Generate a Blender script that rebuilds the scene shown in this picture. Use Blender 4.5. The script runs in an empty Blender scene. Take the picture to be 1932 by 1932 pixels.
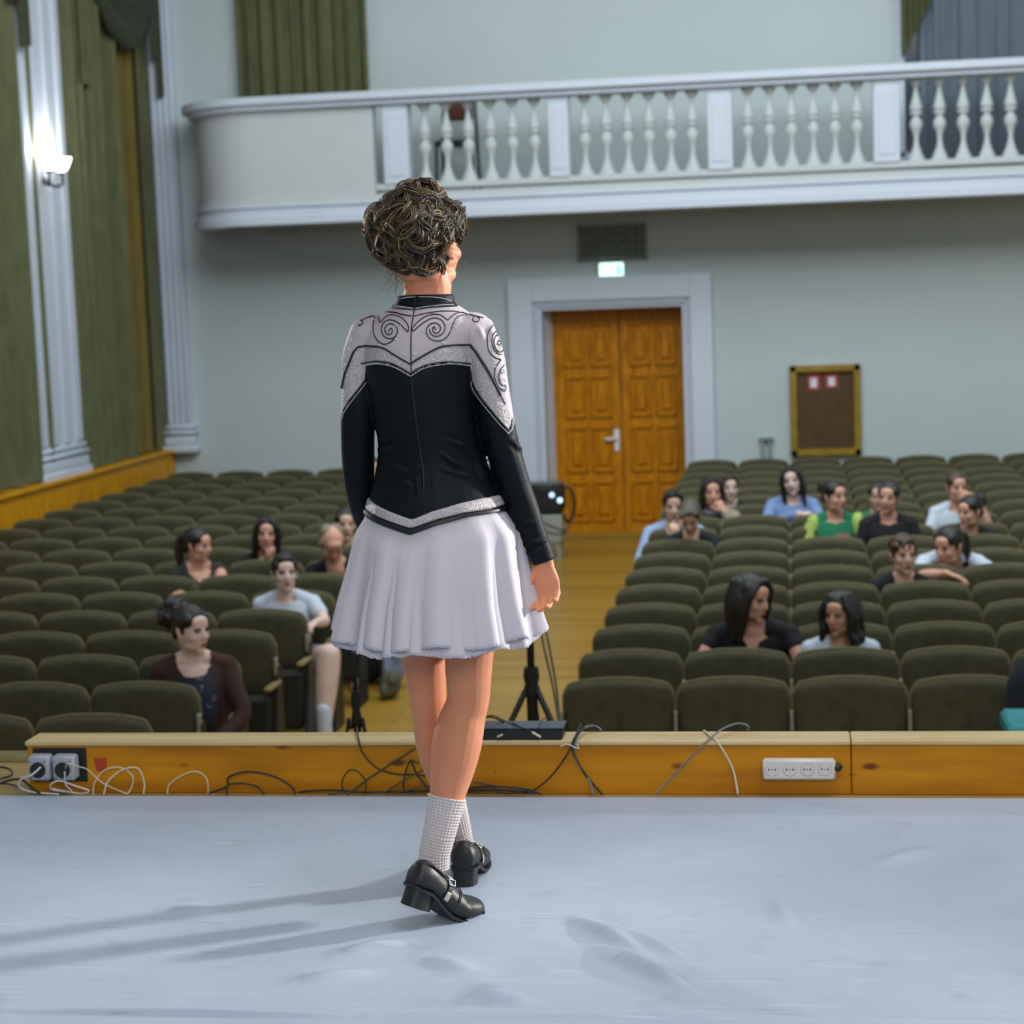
import bpy, bmesh, math, random
import numpy as np
from mathutils import Matrix, Vector, noise
from mathutils.bvhtree import BVHTree
SC = bpy.context.scene; COL = SC.collection
PI = math.pi
R = math.radians

# ------------------------------------------------------------------ camera
F = 3600.0
CM = np.array([[0.98918, 0.14219, -0.03562], [0.01884, 0.11781, 0.99286], [0.14537, -0.98278, 0.11385]])
def _cm(vx=1487.04, vy=534.6, roll=.0359):
    y = np.array([vx-966, 966-vy, -F]); y /= np.linalg.norm(y)
    z = np.array([-roll, 1, 0.]); z[2] = -(z[0]*y[0]+z[1]*y[1])/y[2]; z /= np.linalg.norm(z)
    return np.stack([np.cross(y, z), y, z], 1)
CM = _cm()
EYE = np.array([0, 0, 1.4])
def P(x, y, Y=None, z=None, X=None):
    """point of the place seen at (x, y) of the photograph, on the plane Y=, z= or X="""
    d = CM.T @ np.array([(x-966)/F, (966-y)/F, -1.])
    t = Y/d[1] if Y is not None else ((z-1.4)/d[2] if z is not None else X/d[0])
    return EYE+d*t
def px(p):
    c = CM @ (np.asarray(p, float)-EYE)
    return 966+F*c[0]/-c[2], 966-F*c[1]/-c[2]
cd = bpy.data.cameras.new('camera'); cam = bpy.data.objects.new('camera', cd); COL.objects.link(cam)
cd.sensor_width = 36; cd.lens = F/1932*36; cd.clip_end = 200; cd.clip_start = .05
m = Matrix([list(r) for r in CM.T]).to_4x4(); m.translation = Vector(EYE); cam.matrix_world = m
cd.dof.use_dof = True; cd.dof.focus_distance = 4.15; cd.dof.aperture_fstop = 5.0
SC.camera = cam
# ------------------------------------------------------------------ light
SC.view_settings.view_transform = 'Standard'; SC.view_settings.look = 'None'
SC.view_settings.gamma = 1; SC.view_settings.use_curve_mapping = False; SC.view_settings.exposure = 0.0
W = bpy.data.worlds.new('world'); SC.world = W; W.use_nodes = True
W.node_tree.nodes['Background'].inputs[0].default_value = (.78, .88, 1, 1)
W.node_tree.nodes['Background'].inputs[1].default_value = .32
def area(name, loc, target, sx, sy, power, col=(1, 1, 1), spread=180):
    l = bpy.data.lights.new(name, 'AREA'); l.shape = 'RECTANGLE'; l.size = sx; l.size_y = sy
    l.energy = power; l.color = col; l.spread = R(spread)
    o = bpy.data.objects.new(name, l); COL.objects.link(o); o.location = loc
    o.rotation_euler = (Vector(target)-Vector(loc)).to_track_quat('-Z', 'Y').to_euler(); return o
def spot(name, loc, target, power, angle, radius, col=(1, 1, 1)):
    l = bpy.data.lights.new(name, 'SPOT'); l.energy = power; l.spot_size = R(angle); l.spot_blend = .35
    l.shadow_soft_size = radius; l.color = col
    o = bpy.data.objects.new(name, l); COL.objects.link(o); o.location = loc
    o.rotation_euler = (Vector(target)-Vector(loc)).to_track_quat('-Z', 'Y').to_euler(); return o
COOL = (.86, .95, 1.0)
area('hall_ceiling_light', (0, 14.6, 6.8), (0, 16.6, 0), 9, 3.6, 400, COOL)
area('hall_ceiling_light', (0, 10.6, 6.6), (0, 20, .2), 9, 3, 600, COOL)
area('unseen_stage_light', (0.8, 4.3, 4.4), (.1, 4.4, 0), 4.5, 1.8, 125, (.9, .94, 1))
area('unseen_stage_light', (.5, -1.6, 3.4), (0, 5.2, .6), 4, 1.6, 112, (1, .96, .93))  # unseen fill lamp added behind the camera to brighten dancer and beam
spot('hall_spotlight', (6.9, 7.9, 2.5), (-.75, 4.25, .9), 4600, 13.5, .26, (1, .97, .93))
spot('hall_spotlight', (-6.3, 9.5, 2.8), (-.75, 4.25, .95), 700, 12.5, .14, (1, .97, .93))

# ------------------------------------------------------------------ materials
def lin(c):
    return tuple((x/255/12.92 if x/255 <= .04045 else ((x/255+.055)/1.055)**2.4) for x in c)+(1,)
MATS = {}
def mat(name, col, rough=.7, metal=0, var=.12, vscale=6, bump=0, bscale=60, sheen=0, emit=0, trans=0, stretch=(1, 1, 1), col2=None, spec=.5, sub=0, coord='Object', detail=3):
    if name in MATS: return MATS[name]
    M = bpy.data.materials.new(name); M.use_nodes = True; nt = M.node_tree; N = nt.nodes; L = nt.links
    b = N['Principled BSDF']; b.inputs['Roughness'].default_value = rough; b.inputs['Metallic'].default_value = metal
    b.inputs['Specular IOR Level'].default_value = spec
    c = lin(col)
    tc = N.new('ShaderNodeTexCoord'); mp = N.new('ShaderNodeMapping'); mp.inputs['Scale'].default_value = stretch
    L.new(tc.outputs[coord], mp.inputs[0])
    nz = N.new('ShaderNodeTexNoise'); nz.inputs['Scale'].default_value = vscale; nz.inputs['Detail'].default_value = detail
    L.new(mp.outputs[0], nz.inputs['Vector'])
    cr = N.new('ShaderNodeValToRGB'); cr.color_ramp.elements[0].position = .3; cr.color_ramp.elements[1].position = .7
    if col2: a, d = lin(col2), c
    else: a = tuple(x*(1-var) for x in c[:3])+(1,); d = tuple(min(1, x*(1+var)) for x in c[:3])+(1,)
    cr.color_ramp.elements[0].color = a; cr.color_ramp.elements[1].color = d
    L.new(nz.outputs['Fac'], cr.inputs[0]); L.new(cr.outputs[0], b.inputs['Base Color'])
    if bump:
        n2 = N.new('ShaderNodeTexNoise'); n2.inputs['Scale'].default_value = bscale; n2.inputs['Detail'].default_value = 4
        L.new(mp.outputs[0], n2.inputs['Vector'])
        bp = N.new('ShaderNodeBump'); bp.inputs['Strength'].default_value = bump; bp.inputs['Distance'].default_value = .01
        L.new(n2.outputs['Fac'], bp.inputs['Height']); L.new(bp.outputs[0], b.inputs['Normal'])
    if sheen:
        b.inputs['Sheen Weight'].default_value = sheen; b.inputs['Sheen Roughness'].default_value = .35
        b.inputs['Sheen Tint'].default_value = tuple(min(1, x*2.2+.05) for x in c[:3])+(1,)
    if emit:
        b.inputs['Emission Color'].default_value = c; b.inputs['Emission Strength'].default_value = emit
    if sub:
        b.inputs['Subsurface Weight'].default_value = sub; b.inputs['Subsurface Radius'].default_value = (1, .35, .2); b.inputs['Subsurface Scale'].default_value = .012
    if trans:
        t = N.new('ShaderNodeBsdfTranslucent'); L.new(cr.outputs[0], t.inputs[0]); mx = N.new('ShaderNodeMixShader'); mx.inputs[0].default_value = trans
        out = N['Material Output']; L.new(b.outputs[0], mx.inputs[1]); L.new(t.outputs[0], mx.inputs[2]); L.new(mx.outputs[0], out.inputs[0])
    MATS[name] = M; return M

# ------------------------------------------------------------------ mesh builder
def nrm(v): v = np.asarray(v, float); n = np.linalg.norm(v); return v/n if n > 1e-9 else np.array([0, 0, 1.])
def rotm(yaw=0, pitch=0, roll=0):
    """yaw>0 turns a face looking to -Y towards +X, pitch>0 bows it, roll>0 tilts the crown to +X"""
    a, b, c = R(yaw), R(pitch), R(roll)
    Z = np.array([[math.cos(a), -math.sin(a), 0], [math.sin(a), math.cos(a), 0], [0, 0, 1]])
    X = np.array([[1, 0, 0], [0, math.cos(b), -math.sin(b)], [0, math.sin(b), math.cos(b)]])
    Yy = np.array([[math.cos(c), 0, math.sin(c)], [0, 1, 0], [-math.sin(c), 0, math.cos(c)]])
    return Z @ X @ Yy
def smooth_path(pts, n=6):
    pts = [np.asarray(p, float) for p in pts]
    if len(pts) < 3: return pts
    out = []
    for i in range(len(pts)-1):
        p0 = pts[max(0, i-1)]; p1 = pts[i]; p2 = pts[i+1]; p3 = pts[min(len(pts)-1, i+2)]
        for k in range(n):
            t = k/n
            out.append(.5*((2*p1)+(-p0+p2)*t+(2*p0-5*p1+4*p2-p3)*t*t+(-p0+3*p1-3*p2+p3)*t**3))
    out.append(pts[-1]); return out
class MB:
    def __init__(s, T=None): s.v = []; s.f = []; s.mi = []; s.T = T
    def add(s, vs, fs, mi=0):
        o = len(s.v)
        if s.T is not None:
            A, b = s.T; vs = [A @ np.asarray(v, float)+b for v in vs]
        s.v += [tuple(map(float, v)) for v in vs]
        s.f += [tuple(i+o for i in f) for f in fs]; s.mi += [mi]*len(fs); return s
    def box(s, x0, x1, y0, y1, z0, z1, b=0, mi=0):
        if x0 > x1: x0, x1 = x1, x0
        if y0 > y1: y0, y1 = y1, y0
        if z0 > z1: z0, z1 = z1, z0
        if b <= 0:
            vs = [(x, y, z) for z in (z0, z1) for y in (y0, y1) for x in (x0, x1)]
            return s.add(vs, [(0, 2, 3, 1), (4, 5, 7, 6), (0, 1, 5, 4), (2, 6, 7, 3), (0, 4, 6, 2), (1, 3, 7, 5)], mi)
        b = min(b, (x1-x0)*.49, (y1-y0)*.49, (z1-z0)*.49); vs = []
        for x, sx in ((x0, 1), (x1, -1)):
            for y, sy in ((y0, 1), (y1, -1)):
                for z, sz in ((z0, 1), (z1, -1)):
                    vs += [(x, y+sy*b, z+sz*b), (x+sx*b, y, z+sz*b), (x+sx*b, y+sy*b, z)]
        return s.hull(vs, mi)
    def hull(s, vs, mi=0):
        bm = bmesh.new()
        for v in vs: bm.verts.new(tuple(map(float, v)))
        r = bmesh.ops.convex_hull(bm, input=bm.verts)
        bmesh.ops.dissolve_limit(bm, angle_limit=.01, verts=bm.verts, edges=bm.edges)
        bm.verts.index_update()
        s.add([tuple(v.co) for v in bm.verts], [tuple(v.index for v in f.verts) for f in bm.faces], mi); bm.free(); return s
    def sweep(s, path, rad, seg=10, ref=(0, 0, 1), mi=0, caps=True, smooth=0, round_=True):
        path = [np.asarray(p, float) for p in path]
        rad = [rad]*len(path) if np.isscalar(rad) else list(rad)
        rad = [(r, r) if np.isscalar(r) else tuple(r) for r in rad]
        if smooth:
            ra = smooth_path([np.array(r) for r in rad], smooth); path = smooth_path(path, smooth); rad = [tuple(np.maximum(r, 1e-4)) for r in ra]
        if caps and round_:   # rounded ends
            d0 = nrm(path[0]-path[1]); d1 = nrm(path[-1]-path[-2]); pre = []; post = []
            for k in (3, 2, 1):
                a = k/3*PI/2*.96; f0 = min(rad[0]); f1 = min(rad[-1])
                pre.append((path[0]+d0*f0*math.sin(a), tuple(r*math.cos(a) for r in rad[0])))
                post.insert(0, (path[-1]+d1*f1*math.sin(a), tuple(r*math.cos(a) for r in rad[-1])))
            path = [p for p, _ in pre]+path+[p for p, _ in post]; rad = [r for _, r in pre]+rad+[r for _, r in post]
        n = len(path); T = [nrm(path[min(i+1, n-1)]-path[max(i-1, 0)]) for i in range(n)]
        u = np.asarray(ref, float); u = u-T[0]*(u@T[0])
        if np.linalg.norm(u) < .05: u = np.cross(T[0], (1, 0, 0)); 
        if np.linalg.norm(u) < .05: u = np.cross(T[0], (0, 1, 0))
        u = nrm(u); vs = []; fs = []
        for i in range(n):
            u = nrm(u-T[i]*(u@T[i])); w = np.cross(T[i], u)
            for k in range(seg):
                a = 2*PI*k/seg; vs.append(path[i]+u*math.cos(a)*rad[i][0]+w*math.sin(a)*rad[i][1])
        for i in range(n-1):
            for k in range(seg):
                a, b = i*seg+k, i*seg+(k+1) % seg; fs.append((a, b, b+seg, a+seg))
        if caps: fs.append(tuple(range(seg-1, -1, -1))); fs.append(tuple(range((n-1)*seg, n*seg)))
        return s.add(vs, fs, mi)
    def rings(s, rings, caps=True, mi=0, close=True):
        seg = len(rings[0]); n = len(rings); vs = [p for r in rings for p in r]; fs = []
        for i in range(n-1):
            for k in range(seg if close else seg-1):
                a, b = i*seg+k, i*seg+(k+1) % seg; fs.append((a, b, b+seg, a+seg))
        if caps: fs.append(tuple(range(seg-1, -1, -1))); fs.append(tuple(range((n-1)*seg, n*seg)))
        return s.add(vs, fs, mi)
    def ell(s, c, r, A=None, seg=16, mi=0):
        vs = []; fs = []; n = max(6, seg//2); c = np.asarray(c, float); r = (r, r, r) if np.isscalar(r) else r
        for i in range(1, n):
            t = PI*i/n
            for k in range(seg):
                a = 2*PI*k/seg; q = np.array([r[0]*math.sin(t)*math.cos(a), r[1]*math.sin(t)*math.sin(a), -r[2]*math.cos(t)])
                vs.append(c+(A @ q if A is not None else q))
        b = np.array([0, 0, -r[2]]); t_ = np.array([0, 0, r[2]])
        vs += [c+(A @ b if A is not None else b), c+(A @ t_ if A is not None else t_)]
        B, Tt = len(vs)-2, len(vs)-1
        for i in range(n-2):
            for k in range(seg):
                a, q = i*seg+k, i*seg+(k+1) % seg; fs.append((a, q, q+seg, a+seg))
        for k in range(seg): fs.append((B, (k+1) % seg, k)); o = (n-2)*seg; fs.append((Tt, o+k, o+(k+1) % seg))
        return s.add(vs, fs, mi)
    def lathe(s, prof, c, seg=20, mi=0, axis=2, caps=True):
        rg = []
        for r, h in prof:
            ring = []
            for k in range(seg):
                a = 2*PI*k/seg; p = [r*math.cos(a), r*math.sin(a), h]
                if axis == 1: p = [p[0], p[2], -p[1]]
                if axis == 0: p = [p[2], p[0], p[1]]
                ring.append(np.add(p, c))
            rg.append(ring)
        return s.rings(rg, caps, mi)
    def prism(s, poly, a, b, axis='y', mi=0):
        """poly of 2-D points; axis y: (x,z); z: (x,y); x: (y,z)"""
        def q(p, t): return (p[0], t, p[1]) if axis == 'y' else ((p[0], p[1], t) if axis == 'z' else (t, p[0], p[1]))
        n = len(poly); vs = [q(p, a) for p in poly]+[q(p, b) for p in poly]
        fs = [tuple(range(n)), tuple(range(2*n-1, n-1, -1))]+[(i, i+n, (i+1) % n+n, (i+1) % n) for i in range(n)]
        return s.add(vs, fs, mi)
    def grid(s, fn, nu, nv, mi=0, closed=False):
        vs = [fn(i/(nu if closed else nu-1) if nu > 1 else 0, j/(nv-1)) for j in range(nv) for i in range(nu)]; fs = []
        for j in range(nv-1):
            for i in range(nu if closed else nu-1):
                a = j*nu+i; b = j*nu+(i+1) % nu; fs.append((a, b, b+nu, a+nu))
        return s.add(vs, fs, mi)
    def mesh(s, name, smooth=True, fix=True):
        me = bpy.data.meshes.new(name); me.from_pydata(s.v, [], s.f)
        me.polygons.foreach_set('material_index', s.mi)
        if fix:
            bm = bmesh.new(); bm.from_mesh(me); bmesh.ops.recalc_face_normals(bm, faces=bm.faces); bm.to_mesh(me); bm.free()
        if smooth: me.shade_smooth()
        me.update(); return me
    def build(s, name, mats, parent=None, smooth=False, auto=None, loc=(0, 0, 0)):
        me = s.mesh(name, smooth or auto is not None)
        if auto is not None: me.set_sharp_from_angle(angle=R(auto))
        return put(name, me, mats, parent, loc)
def put(name, me, mats, parent=None, loc=(0, 0, 0)):
    if not isinstance(mats, (list, tuple)): mats = [mats]
    if len(me.materials) == 0:
        for m_ in mats: me.materials.append(m_)
    o = bpy.data.objects.new(name, me); COL.objects.link(o); o.location = loc
    if parent is not None: o.parent = parent
    return o
def tag(o, label, cat, group=None):
    o['label'] = label; o['category'] = cat
    if group: o['group'] = group
    return o
def thing(name, label, cat, loc=(0, 0, 0), group=None, rz=0):
    o = bpy.data.objects.new(name, None); COL.objects.link(o); o.location = tuple(map(float, loc)); o.rotation_euler.z = rz
    o.empty_display_size = .1; return tag(o, label, cat, group)
def struct(o): o['kind'] = 'structure'; return o
def remesh(mb, voxel, it=4, fac=.5):
    me = mb.mesh('tmp'); o = bpy.data.objects.new('tmp', me); COL.objects.link(o)
    md = o.modifiers.new('r', 'REMESH'); md.mode = 'VOXEL'; md.voxel_size = voxel; md.use_smooth_shade = True
    if it: sm = o.modifiers.new('s', 'SMOOTH'); sm.factor = fac; sm.iterations = it
    dg = bpy.context.evaluated_depsgraph_get(); dg.update()
    out = bpy.data.meshes.new_from_object(o.evaluated_get(dg)); bpy.data.objects.remove(o); bpy.data.meshes.remove(me)
    out.shade_smooth(); return out
def lerp_tab(tab, t):
    xs = [a[0] for a in tab]
    return [float(np.interp(t, xs, [a[i] for a in tab])) for i in range(1, len(tab[0]))]
# ------------------------------------------------------------------ the hall
FZ = -1.35; YB = 21.1; XL = -7.25; XR = 7.6; CZ = 7.2
m_wall = mat('painted_wall', (192, 202, 203), .85, var=.02, vscale=1.2, bump=.05, bscale=140)
m_white = mat('white_paint', (206, 213, 226), .55, var=.02, vscale=3)
m_plaster = mat('white_plaster', (196, 201, 202), .7, var=.02, vscale=3)
m_ceil = mat('ceiling_paint', (215, 218, 215), .9)
m_floor = mat('varnished_floor', (158, 118, 40), .33, var=.18, vscale=1.3, stretch=(1, 8, 1), coord='Object', bump=.03, bscale=25)
m_dado = mat('varnished_pine_panel', (230, 166, 10), .45, spec=.25, vscale=3, stretch=(12, 12, 1), col2=(180, 118, 5), detail=4)
m_door = mat('varnished_door_wood', (212, 138, 6), .42, spec=.25, vscale=4, stretch=(9, 9, 1.2), col2=(158, 94, 3), detail=4)
m_curtain = mat('olive_curtain', (96, 98, 66), .9, var=.16, vscale=12, stretch=(1, 1, .3), sheen=.3, bump=.2, bscale=60)
m_swag = mat('dark_olive_swag', (58, 62, 44), .85, var=.2, vscale=24, sheen=.3)
m_glow = mat('golden_curtain_glow', (128, 108, 50), .85, var=.14, vscale=20, stretch=(1, 1, .15), trans=.2)  # warm light shining through the curtain, put into the colour
m_sheer = mat('grey_sheer', (120, 132, 145), .9, var=.1, vscale=20, stretch=(1, 1, .05), trans=.3)
m_glass = mat('dusky_window_glass', (60, 70, 82), .15)
m_black = mat('black_plastic', (22, 25, 27), .45, var=.1)
m_blackm = mat('black_metal', (26, 30, 31), .4, metal=.3, var=.1)
m_chrome = mat('pale_metal', (215, 215, 215), .3, metal=.6, var=.03)

def plank_floor():
    M = m_floor; nt = M.node_tree; N = nt.nodes; L = nt.links; b = N['Principled BSDF']
    br = N.new('ShaderNodeTexBrick'); tc = N.new('ShaderNodeTexCoord'); mp = N.new('ShaderNodeMapping'); mp.inputs['Rotation'].default_value[2] = PI/2*0
    L.new(tc.outputs['Object'], mp.inputs[0]); L.new(mp.outputs[0], br.inputs['Vector'])
    br.inputs['Scale'].default_value = 1; br.inputs['Brick Width'].default_value = 2.6; br.inputs['Row Height'].default_value = .14; br.inputs['Mortar Size'].default_value = .0035
    br.inputs['Color1'].default_value = lin((176, 140, 56)); br.inputs['Color2'].default_value = lin((150, 114, 36)); br.inputs['Mortar'].default_value = lin((84, 60, 22))
    mx = N.new('ShaderNodeMixRGB'); mx.blend_type = 'MIX'; mx.inputs[0].default_value = .3
    old = b.inputs['Base Color'].links[0].from_socket; L.new(br.outputs['Color'], mx.inputs[1]); L.new(old, mx.inputs[2]); L.new(mx.outputs[0], b.inputs['Base Color'])
plank_floor()
def sbox(name, m, *a, b=0): return struct(MB().box(*a, b=b).build(name, m))
sbox('floor', m_floor, XL, XR, 5.6, YB+.6, FZ-.15, FZ)
sbox('ceiling', m_ceil, XL-.2, XR+.2, 5.4, YB+.3, CZ, CZ+.15)
sbox('wall_right', m_wall, XR, XR+.2, 5.4, YB+.3, FZ, CZ)
# back wall with the doorway cut out
dl = P(1056, 800, Y=21.4)[0]-.02; dr = P(1290, 800, Y=21.4)[0]+.03
ol = P(1030, 800, Y=YB)[0]; orr = P(1292, 800, Y=YB)[0]; oz = P(1160, 582, Y=YB)[2]
MBw = MB().box(XL-.2, ol, YB, YB+.3, FZ, CZ).box(orr, XR+.2, YB, YB+.3, FZ, CZ).box(ol, orr, YB, YB+.3, oz, CZ)
struct(MBw.build('wall_back', m_wall))
sbox('wall_back', m_wall, ol-.3, orr+.3, 21.62, 21.7, FZ, oz+.3)
# left wall with two tall window openings behind the curtains
WIN = [(13.2, 16.6), (18.35, 20.4)]
lw = MB(); ys = [5.4]+[v for w in WIN for v in w]+[YB+.3]
for i in range(0, len(ys), 2): lw.box(XL-.2, XL, ys[i], ys[i+1], FZ, CZ)
for a, b_ in WIN: lw.box(XL-.2, XL, a, b_, FZ, -.1).box(XL-.2, XL, a, b_, 6.2, CZ)
struct(lw.build('wall_left', m_wall))
for i, (a, b_) in enumerate(WIN):
    w = MB()
    for y in (a+.04, (a+b_)/2, b_-.04): w.box(XL-.14, XL-.08, y-.04, y+.04, -.1, 6.2)
    for z in (-.06, 2, 4.1, 6.16): w.box(XL-.14, XL-.08, a, b_, z-.04, z+.04)
    o = struct(w.build('window_%d' % (i+1), m_white)); MB().box(XL-.115, XL-.105, a, b_, -.1, 6.2).build('pane', m_glass, o)
# wood dado along the left wall
dz = P(200, 881, X=-7.0)[2]; dy1 = P(330, 860, X=-7.0)[1]
d = MB().box(XL, -7.0, 6, dy1, FZ, dz-.045).box(XL, -6.96, 6, dy1+.02, dz-.045, dz, b=.012)
for k in range(90):
    y = 6.1+k*.165
    if y < dy1-.05: d.box(-7.0, -6.992, y, y+.15, FZ+.1, dz-.12, b=.004)
struct(d.build('trim_1', m_dado))

# -------- pilasters
def pilaster(X0, X1, Ya, Yb, zb, axis, name):
    """shaft with flutes, moulded base; axis 'x': face looks to +X, 'y': face looks to -Y"""
    o = MB()
    def bx(a, b_, d0, d1, z0, z1, bev=.01):
        if axis == 'x': o.box(XL, d1, a, b_, z0, z1, b=bev)
        else: o.box(a, b_, d1, YB, z0, z1, b=bev)
    dep = X1 if axis == 'x' else Ya
    a, b_ = (Ya, Yb) if axis == 'x' else (X0, X1)
    sg = 1 if axis == 'x' else -1
    bx(a, b_, 0, dep, zb, CZ)
    w = b_-a; n = 3
    for k in range(n+1):
        c = a+w*(.1+.8*k/n); bx(c-w*.055, c+w*.055, 0, dep+sg*.03, zb+.32, CZ-.3, .008)
    for z0, z1, e in ((zb-.02, zb+.07, .07), (zb+.07, zb+.17, .045), (zb+.19, zb+.23, .06), (zb+.25, zb+.3, .035)):
        bx(a-e, b_+e, 0, dep+sg*e, z0, z1, .018)
    return struct(o.build(name, m_white, auto=40))
pz = P(110, 868, X=-7.05)[2]
pilaster(None, -7.08, P(52, 500, X=-7.08)[1], P(136, 500, X=-7.08)[1], dz, 'x', 'trim_2')
c0 = P(305, 600, Y=20.95)[0]; c1 = P(348, 600, Y=20.95)[0]
pilaster(c0, c1, 20.97, 20.97, P(350, 852, Y=20.9)[2], 'y', 'trim_3')
pilaster(None, -7.08, 11.6, 12.6, dz, 'x', 'trim_4')

# -------- curtains
def curtain(name, m_, a, b_, z0, z1, folds, amp, X=None, Y=None, hemwave=.01, parent=None, seed=0, build=True, taper=0):
    rnd = random.Random(seed); ph = [rnd.uniform(0, 6) for _ in range(3)]
    def dis(u): return amp*(math.sin(2*PI*folds*u+ph[0])+.45*math.sin(2*PI*folds*1.7*u+ph[1])+.25*math.sin(2*PI*folds*.43*u+ph[2]))
    def fn(side):
        def g(u, v):
            z = z0+(z1-z0)*v+(hemwave*math.sin(9*u*PI) if v < .01 else 0); t = a+(b_-a)*(u+taper*(1-v)*(u-.5))+.25*dis(u+.13)
            d_ = dis(u)*(.8+.2*v)*(1+.1*math.sin(5*v+8*u))+side*.006
            return (X+d_, t, z) if X is not None else (t, Y-d_, z)
        return g
    nu = max(40, int(folds*14)); o = MB().grid(fn(1), nu, 14).grid(fn(-1), nu, 14)
    return o.build(name, m_, parent, smooth=True)
def swag_tail(pts_l, pts_r, Xp, m_, name, parent, steps=7):
    """cascading jabot: stacked pleats between an inner and outer edge, on plane X=Xp"""
    o = MB()
    for k in range(steps):
        t0 = k/steps; zt = pts_l[1]; zb_ = pts_l[1]+(pts_r[1]-pts_l[1])*(k+1)/steps
        y0 = pts_l[0]+(pts_r[0]-pts_l[0])*k/steps; y1 = y0+(pts_r[0]-pts_l[0])/steps*1.15
        def g(u, v, y0=y0, y1=y1, zb_=zb_, k=k): return (Xp+.07*math.sin(PI*u)+.012*k, y0+(y1-y0)*u, zb_+(zt-zb_)*v+.05*u*(1-v))
        o.grid(g, 8, 6); 
    return o.build(name, m_, parent, smooth=True)
XC = -7.12
def yx(x, y): return P(x, y, X=XC)[1]
def zx(x, y): return P(x, y, X=XC)[2]
t = thing('window_curtain', 'olive floor-length curtain with dark swag at the far left edge, left of the white pilaster', 'curtain', (XC, 15, dz))
L0 = lambda o_: [setattr(c, 'location', Vector(c.location)-o_.location) for c in o_.children]
curtain('panel', m_curtain, 13.4, yx(68, 500), dz+.015, 6.3, 10, .09, X=XC, parent=t, seed=3)
swag_tail((yx(-60, 50), 6.2), (yx(28, 90), zx(28, 95)), XC+.06, m_swag, 'swag_tail', t, 6)
L0(t)
t = thing('window_curtain', 'olive floor-length curtain with painted golden lining and dark swag, between the white pilasters on the left', 'curtain', (XC, 19, dz))
curtain('panel', m_curtain, yx(134, 500), yx(236, 600), dz+.015, 6.3, 6.5, .095, X=XC, parent=t, seed=5)
o = curtain('glow', m_glow, yx(230, 500), yx(272, 600), dz+.015, 6.3, 2.4, .03, X=XC+.02, parent=t, seed=8); o['label'] = 'painted golden lining'  # extra panel, coloured as the warm glow on the curtain
curtain('panel', m_curtain, yx(268, 500), yx(296, 600), dz+.015, 6.3, 2.2, .03, X=XC+.03, parent=t, seed=9)
# swag: draped scallop folds plus two tails
def swag(y0, y1, zt, sag, Xp, par):
    o = MB()
    for k in range(9):
        s_ = sag*(.25+.75*k/8)
        path = [np.array([Xp+.05+.02*math.sin(k), y0+(y1-y0)*u, zt-s_*(1-(2*u-1)**2)]) for u in np.linspace(0, 1, 17)]
        o.sweep(path, [(.05+.03*math.sin(PI*i/16), .09) for i in range(17)], 8, ref=(1, 0, 0))
    return o.build('swag', m_swag, par, smooth=True)
ya, yb_ = yx(150, 60), yx(262, 60)
swag(ya, yb_, zx(215, -40), zx(215, -40)-zx(215, 92)-.06, XC+.08, t)
swag_tail((yx(225, 60), 6.2), (yx(270, 190), zx(272, 190)), XC+.14, m_swag, 'swag_tail', t, 6)
curtain('swag_tail', m_curtain, yx(128, 100), yx(150, 100), zx(138, 158), 6.2, 1.5, .02, X=XC+.1, parent=t, seed=4)
L0(t)
# curtain over the balcony, left
x0, x1 = P(446, 90, Y=20.9)[0], P(692, 90, Y=20.9)[0]
o = curtain('door_curtain', m_curtain, x0, x1, 2.6, 5.6, 9, .045, Y=20.95, seed=11)
tag(o, 'green pleated curtain hanging on the upper wall behind the balcony, left side', 'curtain')
# window with sheer and swag, upper right
wl = P(1705, 60, Y=YB)[0]; wr = wl+2.6
w = MB()
for x in (wl-.04, (wl+wr)/2, wr): w.box(x-.04, x+.04, YB-.05, YB+.02, 2.7, 6.2)
for z in (2.7, 4.4, 6.2): w.box(wl-.08, wr+.04, YB-.05, YB+.02, z-.04, z+.04)
wo = struct(w.build('window_3', m_white)); MB().box(wl-.04, wr, YB-.02, YB-.005, 2.7, 6.2).build('pane', m_glass, wo)
t = thing('window_curtain', 'grey sheer curtain with a green swag tail at its left, upper right over the balcony', 'curtain', (wl+1, YB-.1, 2.7))
curtain('sheer', m_sheer, P(1735, 60, Y=20.9)[0], wr, 2.6, 6.2, 14, .02, Y=20.93, parent=t, seed=21)
o = MB()
for k in range(5):
    xa = P(1700+k*11, 60, Y=20.8)[0]; zb_ = P(1710, 112-k*22, Y=20.8)[2]
    o.grid(lambda u, v, xa=xa, zb_=zb_, k=k: (xa+.075*u, 20.8-.05*math.sin(PI*u)+.012*k, zb_+.12*u+(6.1-zb_)*v), 8, 5)
o.build('swag_tail', mat('green_swag', (78, 80, 46), .85, var=.2, vscale=24, sheen=.3), t, smooth=True)
L0(t)

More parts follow.
